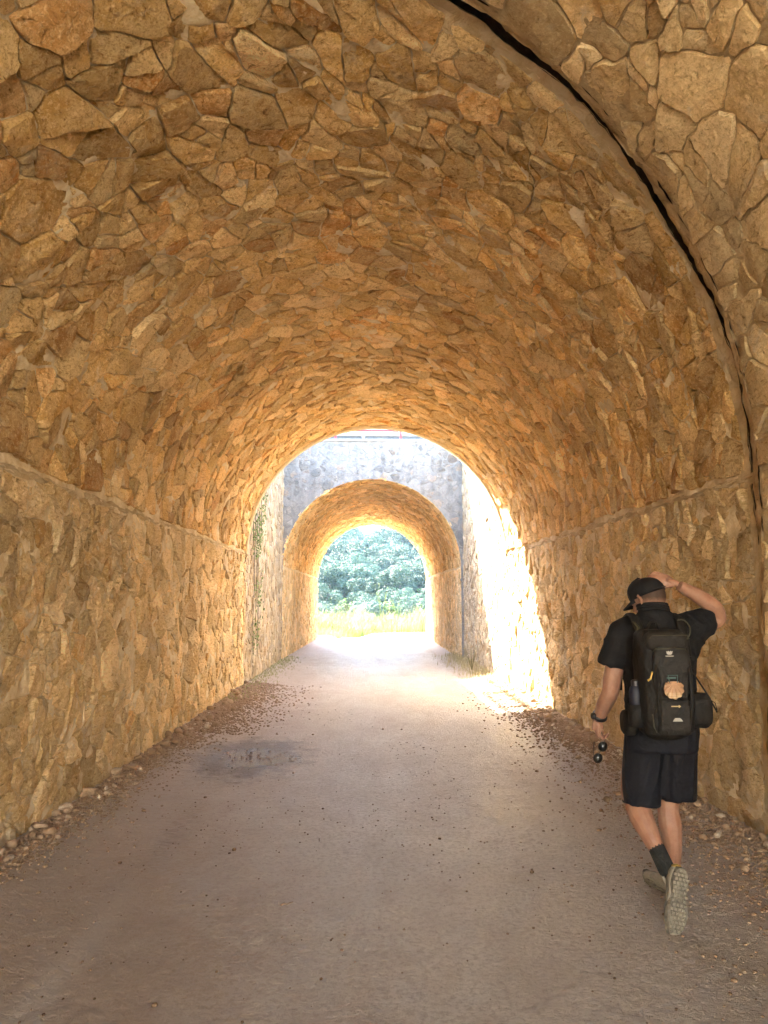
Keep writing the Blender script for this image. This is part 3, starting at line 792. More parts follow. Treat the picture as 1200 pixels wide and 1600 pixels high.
MOSSG = leaf_mat('pale_moss', (.38, .36, .16), (.26, .28, .10), .3, rnd=False)
def bark_mat():
    t = NT('bark'); n_ = t.noise(t.scaled(t.obj(), (6, 6, 1)), 4, 5, .7); return t.fin(t.mix(n_, (.10, .085, .07), (.2, .17, .14)), .9, t.bump(n_, .03), .2)
BARK = bark_mat()
def crown_mesh(seed, R, H, n, leaf, mat, name='crown', base=.0):
    """leaf clumps spread through several lobes"""
    rng = random.Random(seed); lobes = [(Vector((0, 0, H * .55)), R * .75)]
    for k in range(15):
        a = k * 2.4 + rng.uniform(-.5, .5); q = rng.uniform(.35, .85) * R; lobes.append((Vector((q * math.cos(a), q * math.sin(a), H * (1.02 - .45 * q / R) * rng.uniform(.35, 1.0))), R * rng.uniform(.20, .40)))
    V = []; Fq = []
    for i in range(n):
        c, r = lobes[rng.randrange(len(lobes))]
        d = Vector((rng.gauss(0, 1), rng.gauss(0, 1), rng.gauss(0, 1) + .25)).normalized(); rr = r * (1 - .35 * rng.random() ** 2.2)
        p = c + Vector((d.x, d.y, d.z * .85)) * rr
        if p.z < base: continue
        nrm = (d + Vector((rng.gauss(0, .5), rng.gauss(0, .5), rng.gauss(0, .5)))).normalized()
        u = nrm.orthogonal().normalized(); u.rotate(Matrix.Rotation(rng.uniform(0, 6.3), 3, nrm)); v = nrm.cross(u)
        s_ = leaf * rng.uniform(.6, 1.3); b = len(V)
        V += [p - u * s_, p - v * s_ * .6 + nrm * s_ * .2, p + u * s_, p + v * s_ * .6 + nrm * s_ * .15]; Fq.append((b, b + 1, b + 2, b + 3))
    me = bpy.data.meshes.new(name); me.from_pydata([tuple(v) for v in V], [], Fq); me.materials.append(mat); return me
def trunk_mesh(seed, H, R):
    rng = random.Random(seed); m = MB()
    m.tube([(0, 0, -.3), (.03, .02, H * .2), (rng.uniform(-.1, .1), .05, H * .45), (rng.uniform(-.2, .2), 0, H * .75)], [.16, .13, .09, .03], 7)
    for k in range(4):
        a = k * 1.6 + rng.random(); m.tube([(0, 0, H * .25 + .1 * k), (math.cos(a) * R * .35, math.sin(a) * R * .35, H * .5), (math.cos(a) * R * .6, math.sin(a) * R * .6, H * .72)], [.06, .04, .015], 5)
    me = bpy.data.meshes.new('trunk'); me.from_pydata(m.v, [], m.f); me.materials.append(BARK); me.shade_smooth(); return me
KINDS_ = [(crown_mesh(100 + i, 2.0, 3.6, 6500, .095, LEAF), trunk_mesh(i, 3.6, 2.0)) for i in range(6)]
rng = random.Random(9); spots = []; rowy = 58.0
while rowy < 300:
    sp = 3.3 + (rowy - 58) * .014
    x0, x1 = -.11 * rowy - 4, .125 * rowy + 4
    x = x0 + rng.uniform(0, sp)
    while x < x1:
        y = rowy + rng.uniform(-.4, .4) * sp
        if not (y < 203 and abs(x - 1.8) < 6.2 * (y - 136) / 60): spots.append((x, y, sp))
        x += sp * rng.uniform(.8, 1.2)
    rowy += sp * (.95 if rowy < 205 else 3.2)
near_s = [s_ for s_ in spots if s_[1] < 206]; far_s = [s_ for s_ in spots if s_[1] >= 206]
rng.shuffle(near_s)
print('trees', len(near_s), len(far_s))
def add_tree(x, y, sp, i):
    near = y < 72
    t = thing('oak_tree', 'small round bush-like tree at the foot of the wooded hillside, just past the weeds' if near else ('round dark tree on the skyline of the hill' if y > 255 else 'round blue-green tree in the dense wood on the hillside'), 'tree', (x, y, terrain_z(x, y)), rng.uniform(0, 6.3),
              'trees at the foot of the wood' if near else ('skyline trees' if y > 255 else 'trees covering the hillside'))
    k = sp / 3.3 * rng.uniform(.8, 1.2) * (.72 if near else 1); t.scale = (k, k, k * rng.uniform(.8, 1.15))
    cm, tm = KINDS_[i % 6]
    link(bpy.data.objects.new('crown', cm), t); link(bpy.data.objects.new('trunk', tm), t)
def blade_field(name, spots_, hlo, hhi, wd, mat, seed, label, cat):
    rng = random.Random(seed); V = []; Fq = []
    for (x, y, z, hs) in spots_:
        h = rng.uniform(hlo, hhi) * hs; a = rng.uniform(0, 6.3); lean = rng.uniform(.1, .55) * h; wv = wd * rng.uniform(.6, 1.4)
        dx, dy = math.cos(a), math.sin(a); b = len(V)
        V += [(x - dy * wv, y + dx * wv, z - .02), (x + dy * wv, y - dx * wv, z - .02),
              (x + dx * lean * .35 - dy * wv * .8, y + dy * lean * .35 + dx * wv * .8, z + h * .6), (x + dx * lean * .35 + dy * wv * .8, y + dy * lean * .35 - dx * wv * .8, z + h * .6),
              (x + dx * lean, y + dy * lean, z + h * rng.uniform(.8, 1))]
        Fq += [(b, b + 1, b + 3, b + 2), (b + 2, b + 3, b + 4)]
    return tag(mesh_obj(name, V, Fq, mat, None, False), label, cat, kind='stuff')
allt = (near_s + far_s)
if len(allt) > 295:
    keepn = 295 - len(far_s); extra = near_s[keepn:]; near_s = near_s[:keepn]
for i, (x, y, sp) in enumerate(near_s + far_s): add_tree(x, y, sp, i)
# scrub between the trees
bush = crown_mesh(300, 1.0, 1.3, 700, .10, BUSHM)
V = []; Fq = []; bv = np.array([v.co[:] for v in bush.vertices]); bf = [tuple(p.vertices) for p in bush.polygons]
for i in range(170):
    y = 50 + 150 * rng.random() ** 1.3; x = rng.uniform(-.12 * y - 3, .135 * y + 3)
    if y < 206 and abs(x - 1.8) < 6.4 * (y - 130) / 60: continue
    s_ = rng.uniform(.7, 1.5) * (1 + y / 220); z = terrain_z(x, y); b = len(V); a = rng.uniform(0, 6.3); ca, sa = math.cos(a), math.sin(a)
    q = bv * s_; V += [(x + v[0] * ca - v[1] * sa, y + v[0] * sa + v[1] * ca, z + v[2] * .8) for v in q]; Fq += [tuple(b + k for k in f) for f in bf]
tag(mesh_obj('undergrowth', V, Fq, BUSHM, None, False), 'dense low scrub filling the ground between the hillside trees', 'undergrowth', kind='stuff')
# sunlit bare bank high on the hill
nx = 14; V = []; Fq = []
for j in range(nx + 1):
    for i in range(nx + 1):
        y = 148 + 50 * j / nx; x = 1.8 + (12 * i / nx - 6) * (y - 136) / 60; V.append((x + .5 * noise.noise((i * .5, j * .5, 2)), y, terrain_z(x, y) + .22 + .08 * noise.noise((x, y, 1))))
tag(mesh_obj('bare_bank', V, [(j * (nx + 1) + i, j * (nx + 1) + i + 1, (j + 1) * (nx + 1) + i + 1, (j + 1) * (nx + 1) + i) for j in range(nx) for i in range(nx)],
    dirt_mat('pale_soil', (.40, .31, .23), (.46, .38, .29), (.32, .24, .17), 1, .1)), kind='structure')

# pale track bending away outside the far tunnel, and the grass beside it
def track_edge(y): return -.55 + (y - Y3) * .16 + .2 * noise.noise((y * .8, 0, 0))
V = []; ys_ = lin(Y3 - .05, 38.4, .3)
for y in ys_:
    for k in range(13):
        x0 = track_edge(y) if y < 36 else track_edge(36) + (y - 36) ** 1.5 * 1.6
        x = x0 + (16 - x0) * (k / 12) ** 1.6; V.append((x, y, -.085 + .02 * noise.noise((x, y, 0))))
tag(mesh_obj('gravel_track', V, [(j * 13 + i, j * 13 + i + 1, (j + 1) * 13 + i + 1, (j + 1) * 13 + i) for j in range(len(ys_) - 1) for i in range(12)],
    dirt_mat('white_gravel', (.30, .265, .215), (.35, .31, .26), (.22, .185, .145), 3, .02)), kind='structure')
def on_track(x, y): return y < 38.4 and x > (track_edge(y) if y < 36 else track_edge(36) + (y - 36) ** 1.5 * 1.6) - .05
rng = random.Random(15); A = []; B = []
while len(A) < 15000:
    y = Y3 + .3 + 15 * rng.random() ** 1.2; x = rng.uniform(-.1 * y - 1.5, .13 * y + 1.5)
    if on_track(x, y) or (y < 33.4 and x < -1.5 and rng.random() < .85): continue
    d = noise.noise((x * .9, y * .9, 1))
    hs = (.35 + .75 * min(1, (y - Y3) / 7)) * max(.25, 1 + 1.3 * d)
    A.append((x, y, terrain_z(x, y), hs))
blade_field('tall_dry_grass', A, .30, .95, .010, STRAW, 3, 'tall dry yellow grass outside the far tunnel mouth', 'grass')
while len(B) < 6500:
    y = Y3 + 1 + 14 * rng.random(); x = rng.uniform(-.1 * y - 1.5, .13 * y + 1.5)
    if on_track(x, y) or noise.noise((x * .7, y * .7, 8)) < -.02: continue
    B.append((x, y, terrain_z(x, y), .6 + .7 * min(1, (y - Y3) / 8)))
blade_field('green_weeds', B, .25, .95, .016, GREENG, 4, 'green weeds mixed into the dry grass outside the far tunnel', 'weeds')
for k, (x, y, h, lab) in enumerate(((.75, 40.5, 2.7, 'tallest feathery weed standing above the grass outside the far tunnel'), (1.55, 41.2, 2.0, 'thin leaning weed stalk right of the tallest weed'), (-1.75, 38.5, 1.9, 'feathery weed at the left side of the far opening'),
                               (2.75, 39.8, 1.6, 'leafy weed close to the right jamb of the far opening'))):
    t = thing('weed_plant', lab, 'weed', (x, y, terrain_z(x, y))); m = MB(); lf = MB(); rg = random.Random(k)
    for s_ in range(7):
        a = rg.uniform(0, 6.3); l = rg.uniform(.05, .22) * h; hh = h * rg.uniform(.6, 1)
        pts = [(0, 0, 0), (math.cos(a) * l * .3, math.sin(a) * l * .3, hh * .5), (math.cos(a) * l, math.sin(a) * l, hh)]; m.tube(pts, [.012, .009, .004], 5)
        for q in range(26):
            f = rg.uniform(.25, 1); c = Vector(pts[1]).lerp(Vector(pts[2]), max(0, f * 2 - 1)) if f > .5 else Vector(pts[0]).lerp(Vector(pts[1]), f * 2)
            d = Vector((rg.gauss(0, 1), rg.gauss(0, 1), rg.gauss(.5, .6))).normalized() * rg.uniform(.06, .16); w_ = Vector((-d.y, d.x, 0)).normalized() * .018
            lf.add([c, c + d * .5 + w_, c + d, c + d * .5 - w_], [(0, 1, 2, 3)])
    m.build('stem', GREENG, t); lf.build('leaves', GREENG, t)
bm_ = crown_mesh(301, .8, 1.2, 1500, .06, BUSHM)
for (x, y, s_, lab) in ((3.6, 42.5, 1.3, 'green bush just outside the far tunnel by its right jamb'), (-2.6, 44.0, 1.2, 'bush behind the grass at the left of the far opening'), (.2, 46.5, 1.15, 'low bush behind the middle of the grass')):
    o = bpy.data.objects.new('green_bush', bm_); link(o); o.location = (x, y, terrain_z(x, y) - .1); o.scale = (s_,) * 3; tag(o, lab, 'bush')

# dry straw on the verges of the open gap, moss on the left one
A = []
while len(A) < 2600:
    y = rng.uniform(12.6, Y2 + 1.5); x = XR - .04 - abs(rng.gauss(0, .27)) * (1 if y > 14.5 else .6)
    A.append((x, y, floor_z(x, y), 1 if y > 15.5 else .55))
blade_field('dry_straw', A, .03, .15, .006, PALES, 5, 'dry straw along the foot of the sunlit wall', 'straw')
A = []
while len(A) < 1400:
    y = rng.uniform(11.5, Y2 + 1); x = XL + .03 + abs(rng.gauss(0, .24)); A.append((x, y, floor_z(x, y), 1))
blade_field('low_moss_grass', A, .015, .05, .006, MOSSG, 6, 'low green growth along the foot of the shaded wall', 'moss')
t = thing('dry_weed', 'dead branching weed leaning on the sunlit wall foot', 'weed', (2.30, 16.6, floor_z(2.3, 16.6))); m = MB(); rg = random.Random(3)
for k in range(12):
    a = rg.uniform(0, 6.3); hh = rg.uniform(.25, .62); l = rg.uniform(.05, .22)
    m.tube([(0, 0, 0), (math.cos(a) * l * .4, math.sin(a) * l * .4, hh * .5), (math.cos(a) * l, math.sin(a) * l, hh)], [.007, .005, .003], 5)
m.build('stem', STRAW, t)

# ivy hanging on the shaded wall of the gap
t = thing('climbing_ivy', 'thin ivy climbing the pale shaded wall between the tunnels', 'ivy'); stem = MB(); lf = MB(); rg = random.Random(8)
for k, (y, z0, z1) in enumerate(((14.75, .5, 4.4), (15.05, 1.4, 4.7), (15.3, .7, 3.4), (14.5, 2.6, 4.6), (15.6, 3.0, 4.7))):
    pts = [Vector((XL + .03, y + .12 * noise.noise((z * 1.2, k, 0)), z)) for z in lin(z0, z1, .2)]
    stem.tube(pts, .006, 5)
    for p in pts:
        dens = noise.noise((p.z * 1.6, k * .4, 4)) + .12
        for q in range(int(max(0, dens) * 34) + 1):
            c = p + Vector((rg.uniform(.01, .10), rg.gauss(0, .13), rg.gauss(0, .12))); s_ = rg.uniform(.018, .04)
            n_ = Vector((1, rg.gauss(0, .5), rg.gauss(.2, .5))).normalized(); u = n_.orthogonal().normalized(); v = n_.cross(u)
            lf.add([c - u * s_, c - v * s_ * .8 - u * s_ * .1, c + u * s_ * 1.1, c + v * s_ * .8 - u * s_ * .1], [(0, 1, 2, 3)])
stem.build('stem', BARK, t); lf.build('leaves', IVYM, t, kind='stuff')

# ------------------------------------------------------------------ railings and pole on the embankment
def paint(name, c, r=.45, metal=0.0):
    t = NT(name); n_ = t.noise(t.pos(), 9, 5, .7); return t.fin(t.mix(t.ramp(n_, (.5, 0.0), (.8, .5)), c, tuple(q * .6 for q in c)), r, metal=metal)
RED, STEEL = paint('red_paint', (.42, .012, .02)), paint('galvanised_steel', (.30, .33, .36), .5, .4)
def railing(label, p0, p1, spacing, z0, off=0.0):
    t = thing('railing', label, 'railing'); p0, p1 = Vector(p0), Vector(p1); L = (p1 - p0).length; n_ = int(L / spacing)
    for k in range(n_ + 1):
        c = p0 + (p1 - p0) * (k * spacing / L); m = MB().box(c.x - .034, c.x + .034, c.y - .034, c.y + .034, z0 - .05, z0 + 1.06); m.build('post', RED, t)
    d = (p1 - p0).normalized(); 
    for h in (1.03, .55):
        m = MB(); m.tube([p0 - d * .3 + Vector((0, 0, z0 + h)), p1 + d * .3 + Vector((0, 0, z0 + h))], .034, 8); m.build('rail', RED, t, True)
zt = top_z(24)
railing('red railing with square posts seen above the far tunnel front', (-1.08 - 2.15 * 3, 24, 0), (1.08 + 2.15 * 3, 24, 0), 2.15, zt)
railing('red railing along the top of the shaded gap wall', (XL - .2, Y1 + .3, 0), (XL - .2, Y2 - .2, 0), 1.8, TOP)
m = MB(); m.tube([(-.17, 25.2, zt), (-.17, 25.2, zt + 4.2)], .045, 10); m.box(-.27, -.07, 25.1, 25.3, zt - .02, zt + .03)
tag(m.build('steel_pole', STEEL, None, False), 'slim grey steel pole rising behind the red railing', 'pole')
# low parapet wall across the road on top, with dry growth in front
SLATE = mortar_mat('dark_weathered_render', (.075, .085, .095), (.10, .11, .12), (.05, .06, .07))
tp = thing('upper_wall', 'weathered grey retaining wall behind the red railing above the far tunnel', 'wall')
MB().box(-14, 14, 29.6, 29.95, zt - .05, zt + 2.08).build('wall_body', SLATE, tp); MB().box(-14.05, 14.05, 29.55, 30.0, zt + 2.082, zt + 2.16).build('coping', M_GREY, tp)
A = [(rng.uniform(-9, 9), rng.uniform(20.6, 29.4), 0, 1) for _ in range(5200)]; A = [(x, y, top_z(y), 1 if y > 25 else .6) for x, y, _, _ in A]
blade_field('embankment_grass', A, .04, .12, .006, STRAW, 7, 'short dry grass on top of the far tunnel', 'grass')
# ------------------------------------------------------------------ the walking man (local frame: x right, y ahead, z up)
def cloth_mat(name, c, rough=.85, bump_d=.004, sc=9, c2=None, sheen=0.0):
    t = NT(name); p = t.obj(); a = t.noise(p, sc, 4, .55, .6); b = t.noise(p, 260, 3, .6)
    col = t.mix(t.ramp(t.noise(p, 14, 5, .7), (.4, 0.0), (.7, 1.0)), c, c2 or tuple(q * 1.5 for q in c))
    h = t.math('ADD', a, t.math('MULTIPLY', b, .12)); return t.fin(col, rough, t.bump(h, bump_d * 4), .25)
def skin_mat():
    t = NT('skin'); p = t.obj(); a = t.noise(p, 22, 5, .6); b = t.noise(p, 150, 4, .6)
    col = t.mix(t.ramp(a, (.35, 0.0), (.7, 1.0)), (.27, .135, .085), (.34, .19, .125))
    t.b.inputs['Subsurface Weight'].default_value = .12; t.b.inputs['Subsurface Radius'].default_value = (.02, .008, .004)
    return t.fin(col, .48, t.bump(b, .0015), .4)
SKIN = skin_mat()
BLACK = cloth_mat('black_jersey', (.007, .007, .008)); NAVY = cloth_mat('dark_navy_shorts', (.006, .0065, .010), .75)
CAPM = cloth_mat('black_cap_cotton', (.008, .008, .009), .8, .001); PACK = cloth_mat('dark_pack_nylon', (.010, .009, .008), .7, .003, 16)
PACK2 = cloth_mat('charcoal_pack_panel', (.015, .0135, .012), .7, .003, 20); OLIVE = cloth_mat('olive_webbing', (.045, .042, .025), .7, .001)
SOCK = cloth_mat('black_knit_sock', (.018, .019, .018), .95, .002, 60); HAIR = cloth_mat('short_dark_hair', (.035, .022, .016), .7, .002, 120)
SHOEU = cloth_mat('grey_mesh_shoe', (.22, .205, .16), .7, .002, 60, (.32, .29, .22)); SHOEY = cloth_mat('ochre_shoe_trim', (.34, .24, .07), .7, .001)
def sole_mat():
    t = NT('dusty_rubber_sole'); p = t.obj(); a = t.noise(p, 18, 5, .6); b = t.vor(p, 70); 
    col = t.mix(t.ramp(a, (.4, 0.0), (.62, 1.0)), (.11, .10, .08), (.19, .175, .135)); return t.fin(col, .8, t.bump(t.math('ADD', b, a), .006), .3)
SOLE = sole_mat(); TREAD = cloth_mat('worn_tread', (.20, .185, .145), .8, .001, 30, (.27, .25, .195))
def plastic(name, c, r=.3, m=0.0): t = NT(name); n_ = t.noise(t.obj(), 40, 3, .5); return t.fin(t.mix(n_, c, tuple(min(1, q * 1.25) for q in c)), r, metal=m)

TMPS = bpy.data.scenes.new('workbench')
def remesh(name, mb, voxel, smooth, mat, parent, wrinkle=None):
    """weld overlapping lofts into one continuous skin"""
    me = bpy.data.meshes.new('tmp'); me.from_pydata(mb.v, [], mb.f); o = bpy.data.objects.new('tmp', me); TMPS.collection.objects.link(o)
    bm = bmesh.new(); bm.from_mesh(me); bmesh.ops.recalc_face_normals(bm, faces=bm.faces); bm.to_mesh(me); bm.free()
    r = o.modifiers.new('r', 'REMESH'); r.mode = 'VOXEL'; r.voxel_size = voxel; r.adaptivity = 0
    s_ = o.modifiers.new('s', 'SMOOTH'); s_.factor = .5; s_.iterations = smooth
    TMPS.update_tag() if hasattr(TMPS, 'update_tag') else None
    with bpy.context.temp_override(scene=TMPS, view_layer=TMPS.view_layers[0]):
        dg = bpy.context.evaluated_depsgraph_get(); new = bpy.data.meshes.new_from_object(o.evaluated_get(dg))
    bpy.data.objects.remove(o); new.name = name; new.materials.clear(); new.materials.append(mat)
    if wrinkle:
        new.update()
        nv_ = len(new.vertices); co = np.empty(nv_ * 3); no = np.empty(nv_ * 3)
        new.vertices.foreach_get('co', co); new.vertex_normals.foreach_get('vector', no); co = co.reshape(-1, 3); no = no.reshape(-1, 3)
        w_ = np.array([wrinkle(Vector(c)) for c in co]); new.vertices.foreach_set('co', (co + no * w_[:, None]).ravel()); new.update()
    new.shade_smooth(); ob = bpy.data.objects.new(name, new); link(ob, parent); return ob
def loft(mb, secs, n=20, p=2.3):
    """secs: (centre, rx, ry) horizontal super-ellipses stacked in z"""
    rings = []
    for c, rx, ry in secs:
        rg = []
        for k in range(n):
            a = 2 * math.pi * k / n; ca, sa = math.cos(a), math.sin(a); e = 2 / p
            rg.append((c[0] + rx * math.copysign(abs(ca) ** e, ca), c[1] + ry * math.copysign(abs(sa) ** e, sa), c[2] + (0 if len(c) < 4 else 0)))
        rings.append(rg)
    V = [q for r in rings for q in r]; F_ = []
    for i in range(len(rings) - 1):
        for k in range(n):
            k2 = (k + 1) % n; F_.append((i * n + k, i * n + k2, (i + 1) * n + k2, (i + 1) * n + k))
    F_.append(tuple(range(n - 1, -1, -1))); F_.append(tuple((len(rings) - 1) * n + k for k in range(n)))
    return mb.add(V, F_)
def dense(pts, rads, k=4):
    """smooth a polyline with radii by Catmull-Rom"""
    P_ = [Vector(p) for p in pts]; out = []; ro = []
    for i in range(len(P_) - 1):
        p0, p1, p2, p3 = P_[max(i - 1, 0)], P_[i], P_[i + 1], P_[min(i + 2, len(P_) - 1)]
        r0, r1 = rads[i], rads[i + 1]
        for j in range(k):
            t_ = j / k; out.append(.5 * ((2 * p1) + (p2 - p0) * t_ + (2 * p0 - 5 * p1 + 4 * p2 - p3) * t_ ** 2 + (3 * p1 - p0 - 3 * p2 + p3) * t_ ** 3))
            ro.append(tuple(a + (b - a) * t_ for a, b in zip(r0, r1)) if isinstance(r0, tuple) else r0 + (r1 - r0) * t_)
    out.append(P_[-1]); ro.append(rads[-1]); return out, ro
def limb(mb, pts, rads, n=14, k=5):
    p, r = dense(pts, rads, k); return mb.tube(p, r, n)

MX, MY = 1.58, 4.05; MZ = rz(1.6, 4.2)
man = thing('person', 'man in black shirt, navy shorts and cap walking away with one hand on his cap', 'person', (MX, MY, MZ))
HC = Vector((-.044, .020, 1.603))                                   # head centre
HR = (Matrix.Rotation(math.radians(32), 3, 'Z') @ Matrix.Rotation(math.radians(-27), 3, 'X') @ Matrix.Rotation(math.radians(-6), 3, 'Y'))
def hd(x, y, z): return HC + HR @ Vector((x, y, z))
B = MB()
# head: skull, face, jaw, nose, ears
B.ell(hd(0, -.008, .012), (.074, .093, .098), 20, 14, HR); B.ell(hd(0, .022, -.045), (.060, .066, .070), 18, 12, HR); B.ell(hd(0, .045, -.085), (.042, .045, .030), 14, 9, HR)
B.tube([hd(0, .088, .005), hd(0, .108, -.028), hd(0, .095, -.040)], [.010, .015, .012], 10)
for s_ in (-1, 1):
    B.ell(hd(s_ * .030, .078, .004), (.016, .012, .010), 10, 7, HR)           # brow and lid
    B.tube([hd(s_ * .072, .004, .012), hd(s_ * .084, -.010, .016), hd(s_ * .084, -.014, -.010), hd(s_ * .075, .000, -.036)], [.007, .010, .009, .006], 8)
B.tube([hd(-.022, .092, -.062), hd(0, .099, -.060), hd(.022, .092, -.062)], [.006, .008, .006], 8)
limb(B, [(.0, .02, 1.40), (-.006, .012, 1.49), (-.024, .008, 1.540), (-.040, .010, 1.585)], [.078, .066, .064, .066])
loft(B, [((0, .01, .86), .15, .10), ((0, .01, 1.05), .15, .10), ((0, .02, 1.30), .165, .10), ((0, .02, 1.44), .12, .07)])
# left arm hanging, forearm swung ahead
limb(B, [(-.150, .03, 1.43), (-.205, .045, 1.30), (-.238, .055, 1.18), (-.252, .065, 1.09), (-.268, .13, 1.01), (-.283, .195, .925)],
     [.062, .058, .050, .046, .043, .029])
# right arm raised to the cap
limb(B, [(.140, .03, 1.44), (.235, .055, 1.462), (.330, .080, 1.465), (.372, .078, 1.492), (.335, .052, 1.550), (.240, .030, 1.614), (.132, .010, 1.668)],
     [.065, .058, .047, .042, .048, .041, .029])
def hand(mb, palm_c, axes, fingers, thumb, L=.085, Wd=.040, T=.015):
    """palm block with five separate chains; axes = (along fingers, across to the thumb side, out of the back)"""
    a, b, c = [Vector(v).normalized() for v in axes]; p = Vector(palm_c)
    R3 = Matrix((b, a, c)).transposed()
    mb.ell(p, (Wd, L * .58, T * 1.15), 14, 9, R3); mb.ell(p - a * L * .18 + b * .022 - c * .004, (.018, .030, .016), 10, 7, R3)
    mb.tube([p - a * L * .75, p - a * L * .35, p], [(.026, .020), (.030, .017), (.036, .014)], 12)
    for i, (ln, curl, spread) in enumerate(fingers):
        o = (1.5 - i) * .0195; root = p + a * L * .34 + b * o; d = (a + b * spread).normalized(); pts = [root - d * .01]; q = root; ang = curl[0]
        for k_, (f, cu) in enumerate(zip((.45, .31, .24), (curl[0], curl[0] + curl[1], curl[0] + curl[1] + curl[2]))):
            dd = d * math.cos(cu) - c * math.sin(cu); q = q + dd * ln * f; pts.append(q)
        mb.tube(pts, [.0098, .0094, .0086, .0070], 8)
    r0 = p - a * L * .22 + b * .028; t1 = r0 + (b * thumb[0] + a * thumb[1] - c * thumb[2]).normalized() * .038; t2 = t1 + (b * thumb[3] + a * thumb[4] - c * thumb[5]).normalized() * .032
    mb.tube([r0 - b * .01, r0.lerp(t1, .5), t1, t2], [.0135, .0125, .0108, .0082], 9)
# left hand: half closed round the temple of the sunglasses, back of the hand to the left
LH = Vector((-.280, .222, .862))
hand(B, LH, ((.06, .12, -1), (.12, 1, .14), (-1, .15, -.05)), [(.072, (.75, 1.0, .7), .0), (.080, (.9, 1.1, .7), 0), (.075, (1.0, 1.15, .7), 0), (.060, (1.05, 1.15, .7), -.05)], (.45, .8, .6, -.1, .9, .6))
# right hand: flat on the crown of the cap, fingers over the top
RH = Vector((.052, -.012, 1.700))
hand(B, RH, ((-.90, .12, .36), (-.22, -.52, -.72), (.30, -.80, .52)), [(.064, (.30, .45, .35), .12), (.072, (.28, .45, .35), .04), (.068, (.30, .48, .35), -.05), (.054, (.35, .5, .4), -.14)], (.55, .75, .35, .1, .9, .6))
# planted leg and trailing leg
limb(B, [(.085, .02, .90), (.075, .06, .68), (.055, .085, .535), (.048, .085, .46), (.052, .075, .385), (.064, .085, .27), (.072, .105, .155), (.070, .125, .08)],
     [.088, .078, .060, .057, .060, .048, .034, .036])
limb(B, [(-.085, .02, .90), (-.110, .085, .72), (-.133, .115, .575), (-.138, .055, .515), (-.135, -.010, .455), (-.115, -.085, .375), (-.094, -.150, .300), (-.078, -.185, .245)],
     [.088, .078, .062, .062, .064, .050, .036, .034])
body = remesh('body', B, .0042, 3, SKIN, man)

def hair_mat():
    t = NT('faded_short_hair'); p = t.obj(); xyz = t.n('SeparateXYZ'); t.t.links.new(p, xyz.inputs[0]); n_ = t.noise(p, 90, 4, .7)
    k = t.math('ADD', t.math('MULTIPLY', t.math('SUBTRACT', xyz.outputs[2], 1.565), 18.0), t.math('MULTIPLY', n_, .5), clamp=True)
    return t.fin(t.mix(k, (.34, .18, .12), (.05, .03, .02)), .7, t.bump(n_, .003), .3)
HAIR = hair_mat()
H_ = MB(); H_.ell(hd(0, -.014, .008), (.0775, .0955, .099), 32, 24, HR)
hv = [v for v in H_.v]; hair = MB(); keep_ = [f for f in H_.f if all(((HR.inverted() @ (Vector(H_.v[i]) - HC)).y < .015 and (HR.inverted() @ (Vector(H_.v[i]) - HC)).z > -.080) for i in f)]
hair.add(H_.v, keep_); hair.build('hair', HAIR, man, True)

# cap: six-panel dome with seams, band, button and curved brim
def cap_pt(a, e, dr=0.0):
    """a round the head, e 0 (rim) .. 1 (top)"""
    ph = e * math.pi / 2; seam = .0012 * (1 - min(1, abs(((a / (math.pi / 3)) % 1) - .5) * -14 + 7))
    rx, ry, rz_ = .0855 + dr, .1050 + dr, .098 + dr
    bul = 1 + .05 * math.sin(ph * 2)
    return hd(rx * math.cos(ph) ** .8 * math.cos(a) * bul, -.010 + ry * math.cos(ph) ** .8 * math.sin(a) * bul, .012 + .010 * math.sin(a) + rz_ * math.sin(ph))
m = MB(); na, ne = 48, 12; V = []
for dr in (0, -.004):
    for j in range(ne + 1):
        for i in range(na): V.append(cap_pt(2 * math.pi * i / na, min(.995, j / ne) if j else -.04, dr))
F_ = []
for s_ in range(2):
    b = s_ * (ne + 1) * na
    for j in range(ne):
        for i in range(na):
            i2 = (i + 1) % na; F_.append((b + j * na + i, b + j * na + i2, b + (j + 1) * na + i2, b + (j + 1) * na + i))
b = (ne + 1) * na
for i in range(na): F_.append((i, (i + 1) % na, b + (i + 1) % na, b + i))
capo = mesh_obj('cap', [tuple(v) for v in V], F_, CAPM, man, True)
m = MB(); V = []; nb_ = 20
for zz in (0, -.005):
    for j in range(7):
        for i in range(nb_ + 1):
            a = math.pi * (.12 + .76 * i / nb_); k = j / 6; ext = .072 * math.sin((i / nb_) * math.pi) ** .55 * k
            x = (.084 + ext * .35) * math.cos(a); y = -.010 + .100 * math.sin(a) + ext
            V.append(hd(x, y, .018 + zz - .9 * x * x * 1.6 * k - .012 * k))
F_ = []; w1 = nb_ + 1
for s_ in range(2):
    b = s_ * 7 * w1
    for j in range(6):
        for i in range(nb_): F_.append((b + j * w1 + i, b + j * w1 + i + 1, b + (j + 1) * w1 + i + 1, b + (j + 1) * w1 + i))
for i in range(nb_): F_.append((6 * w1 + i, 6 * w1 + i + 1, 13 * w1 + i + 1, 13 * w1 + i))
mesh_obj('brim', [tuple(v) for v in V], F_, CAPM, capo, True)
m = MB(); m.ell(hd(0, -.010, .112), (.008, .008, .005), 10, 6, HR); m.build('button', CAPM, capo, True)
m = MB(); 
for k in range(6):
    a = k * math.pi / 3 + math.pi / 6; m.tube([cap_pt(a, e / 8, .0008) for e in range(9)], .0014, 5)
m.build('seam', CAPM, capo, True)
m = MB(); pts = [cap_pt(math.pi * (1.30 + .4 * k / 10), .04, .002) for k in range(11)]; m.tube(pts, .006, 6, flat=.4); m.build('back_strap', CAPM, capo, True)

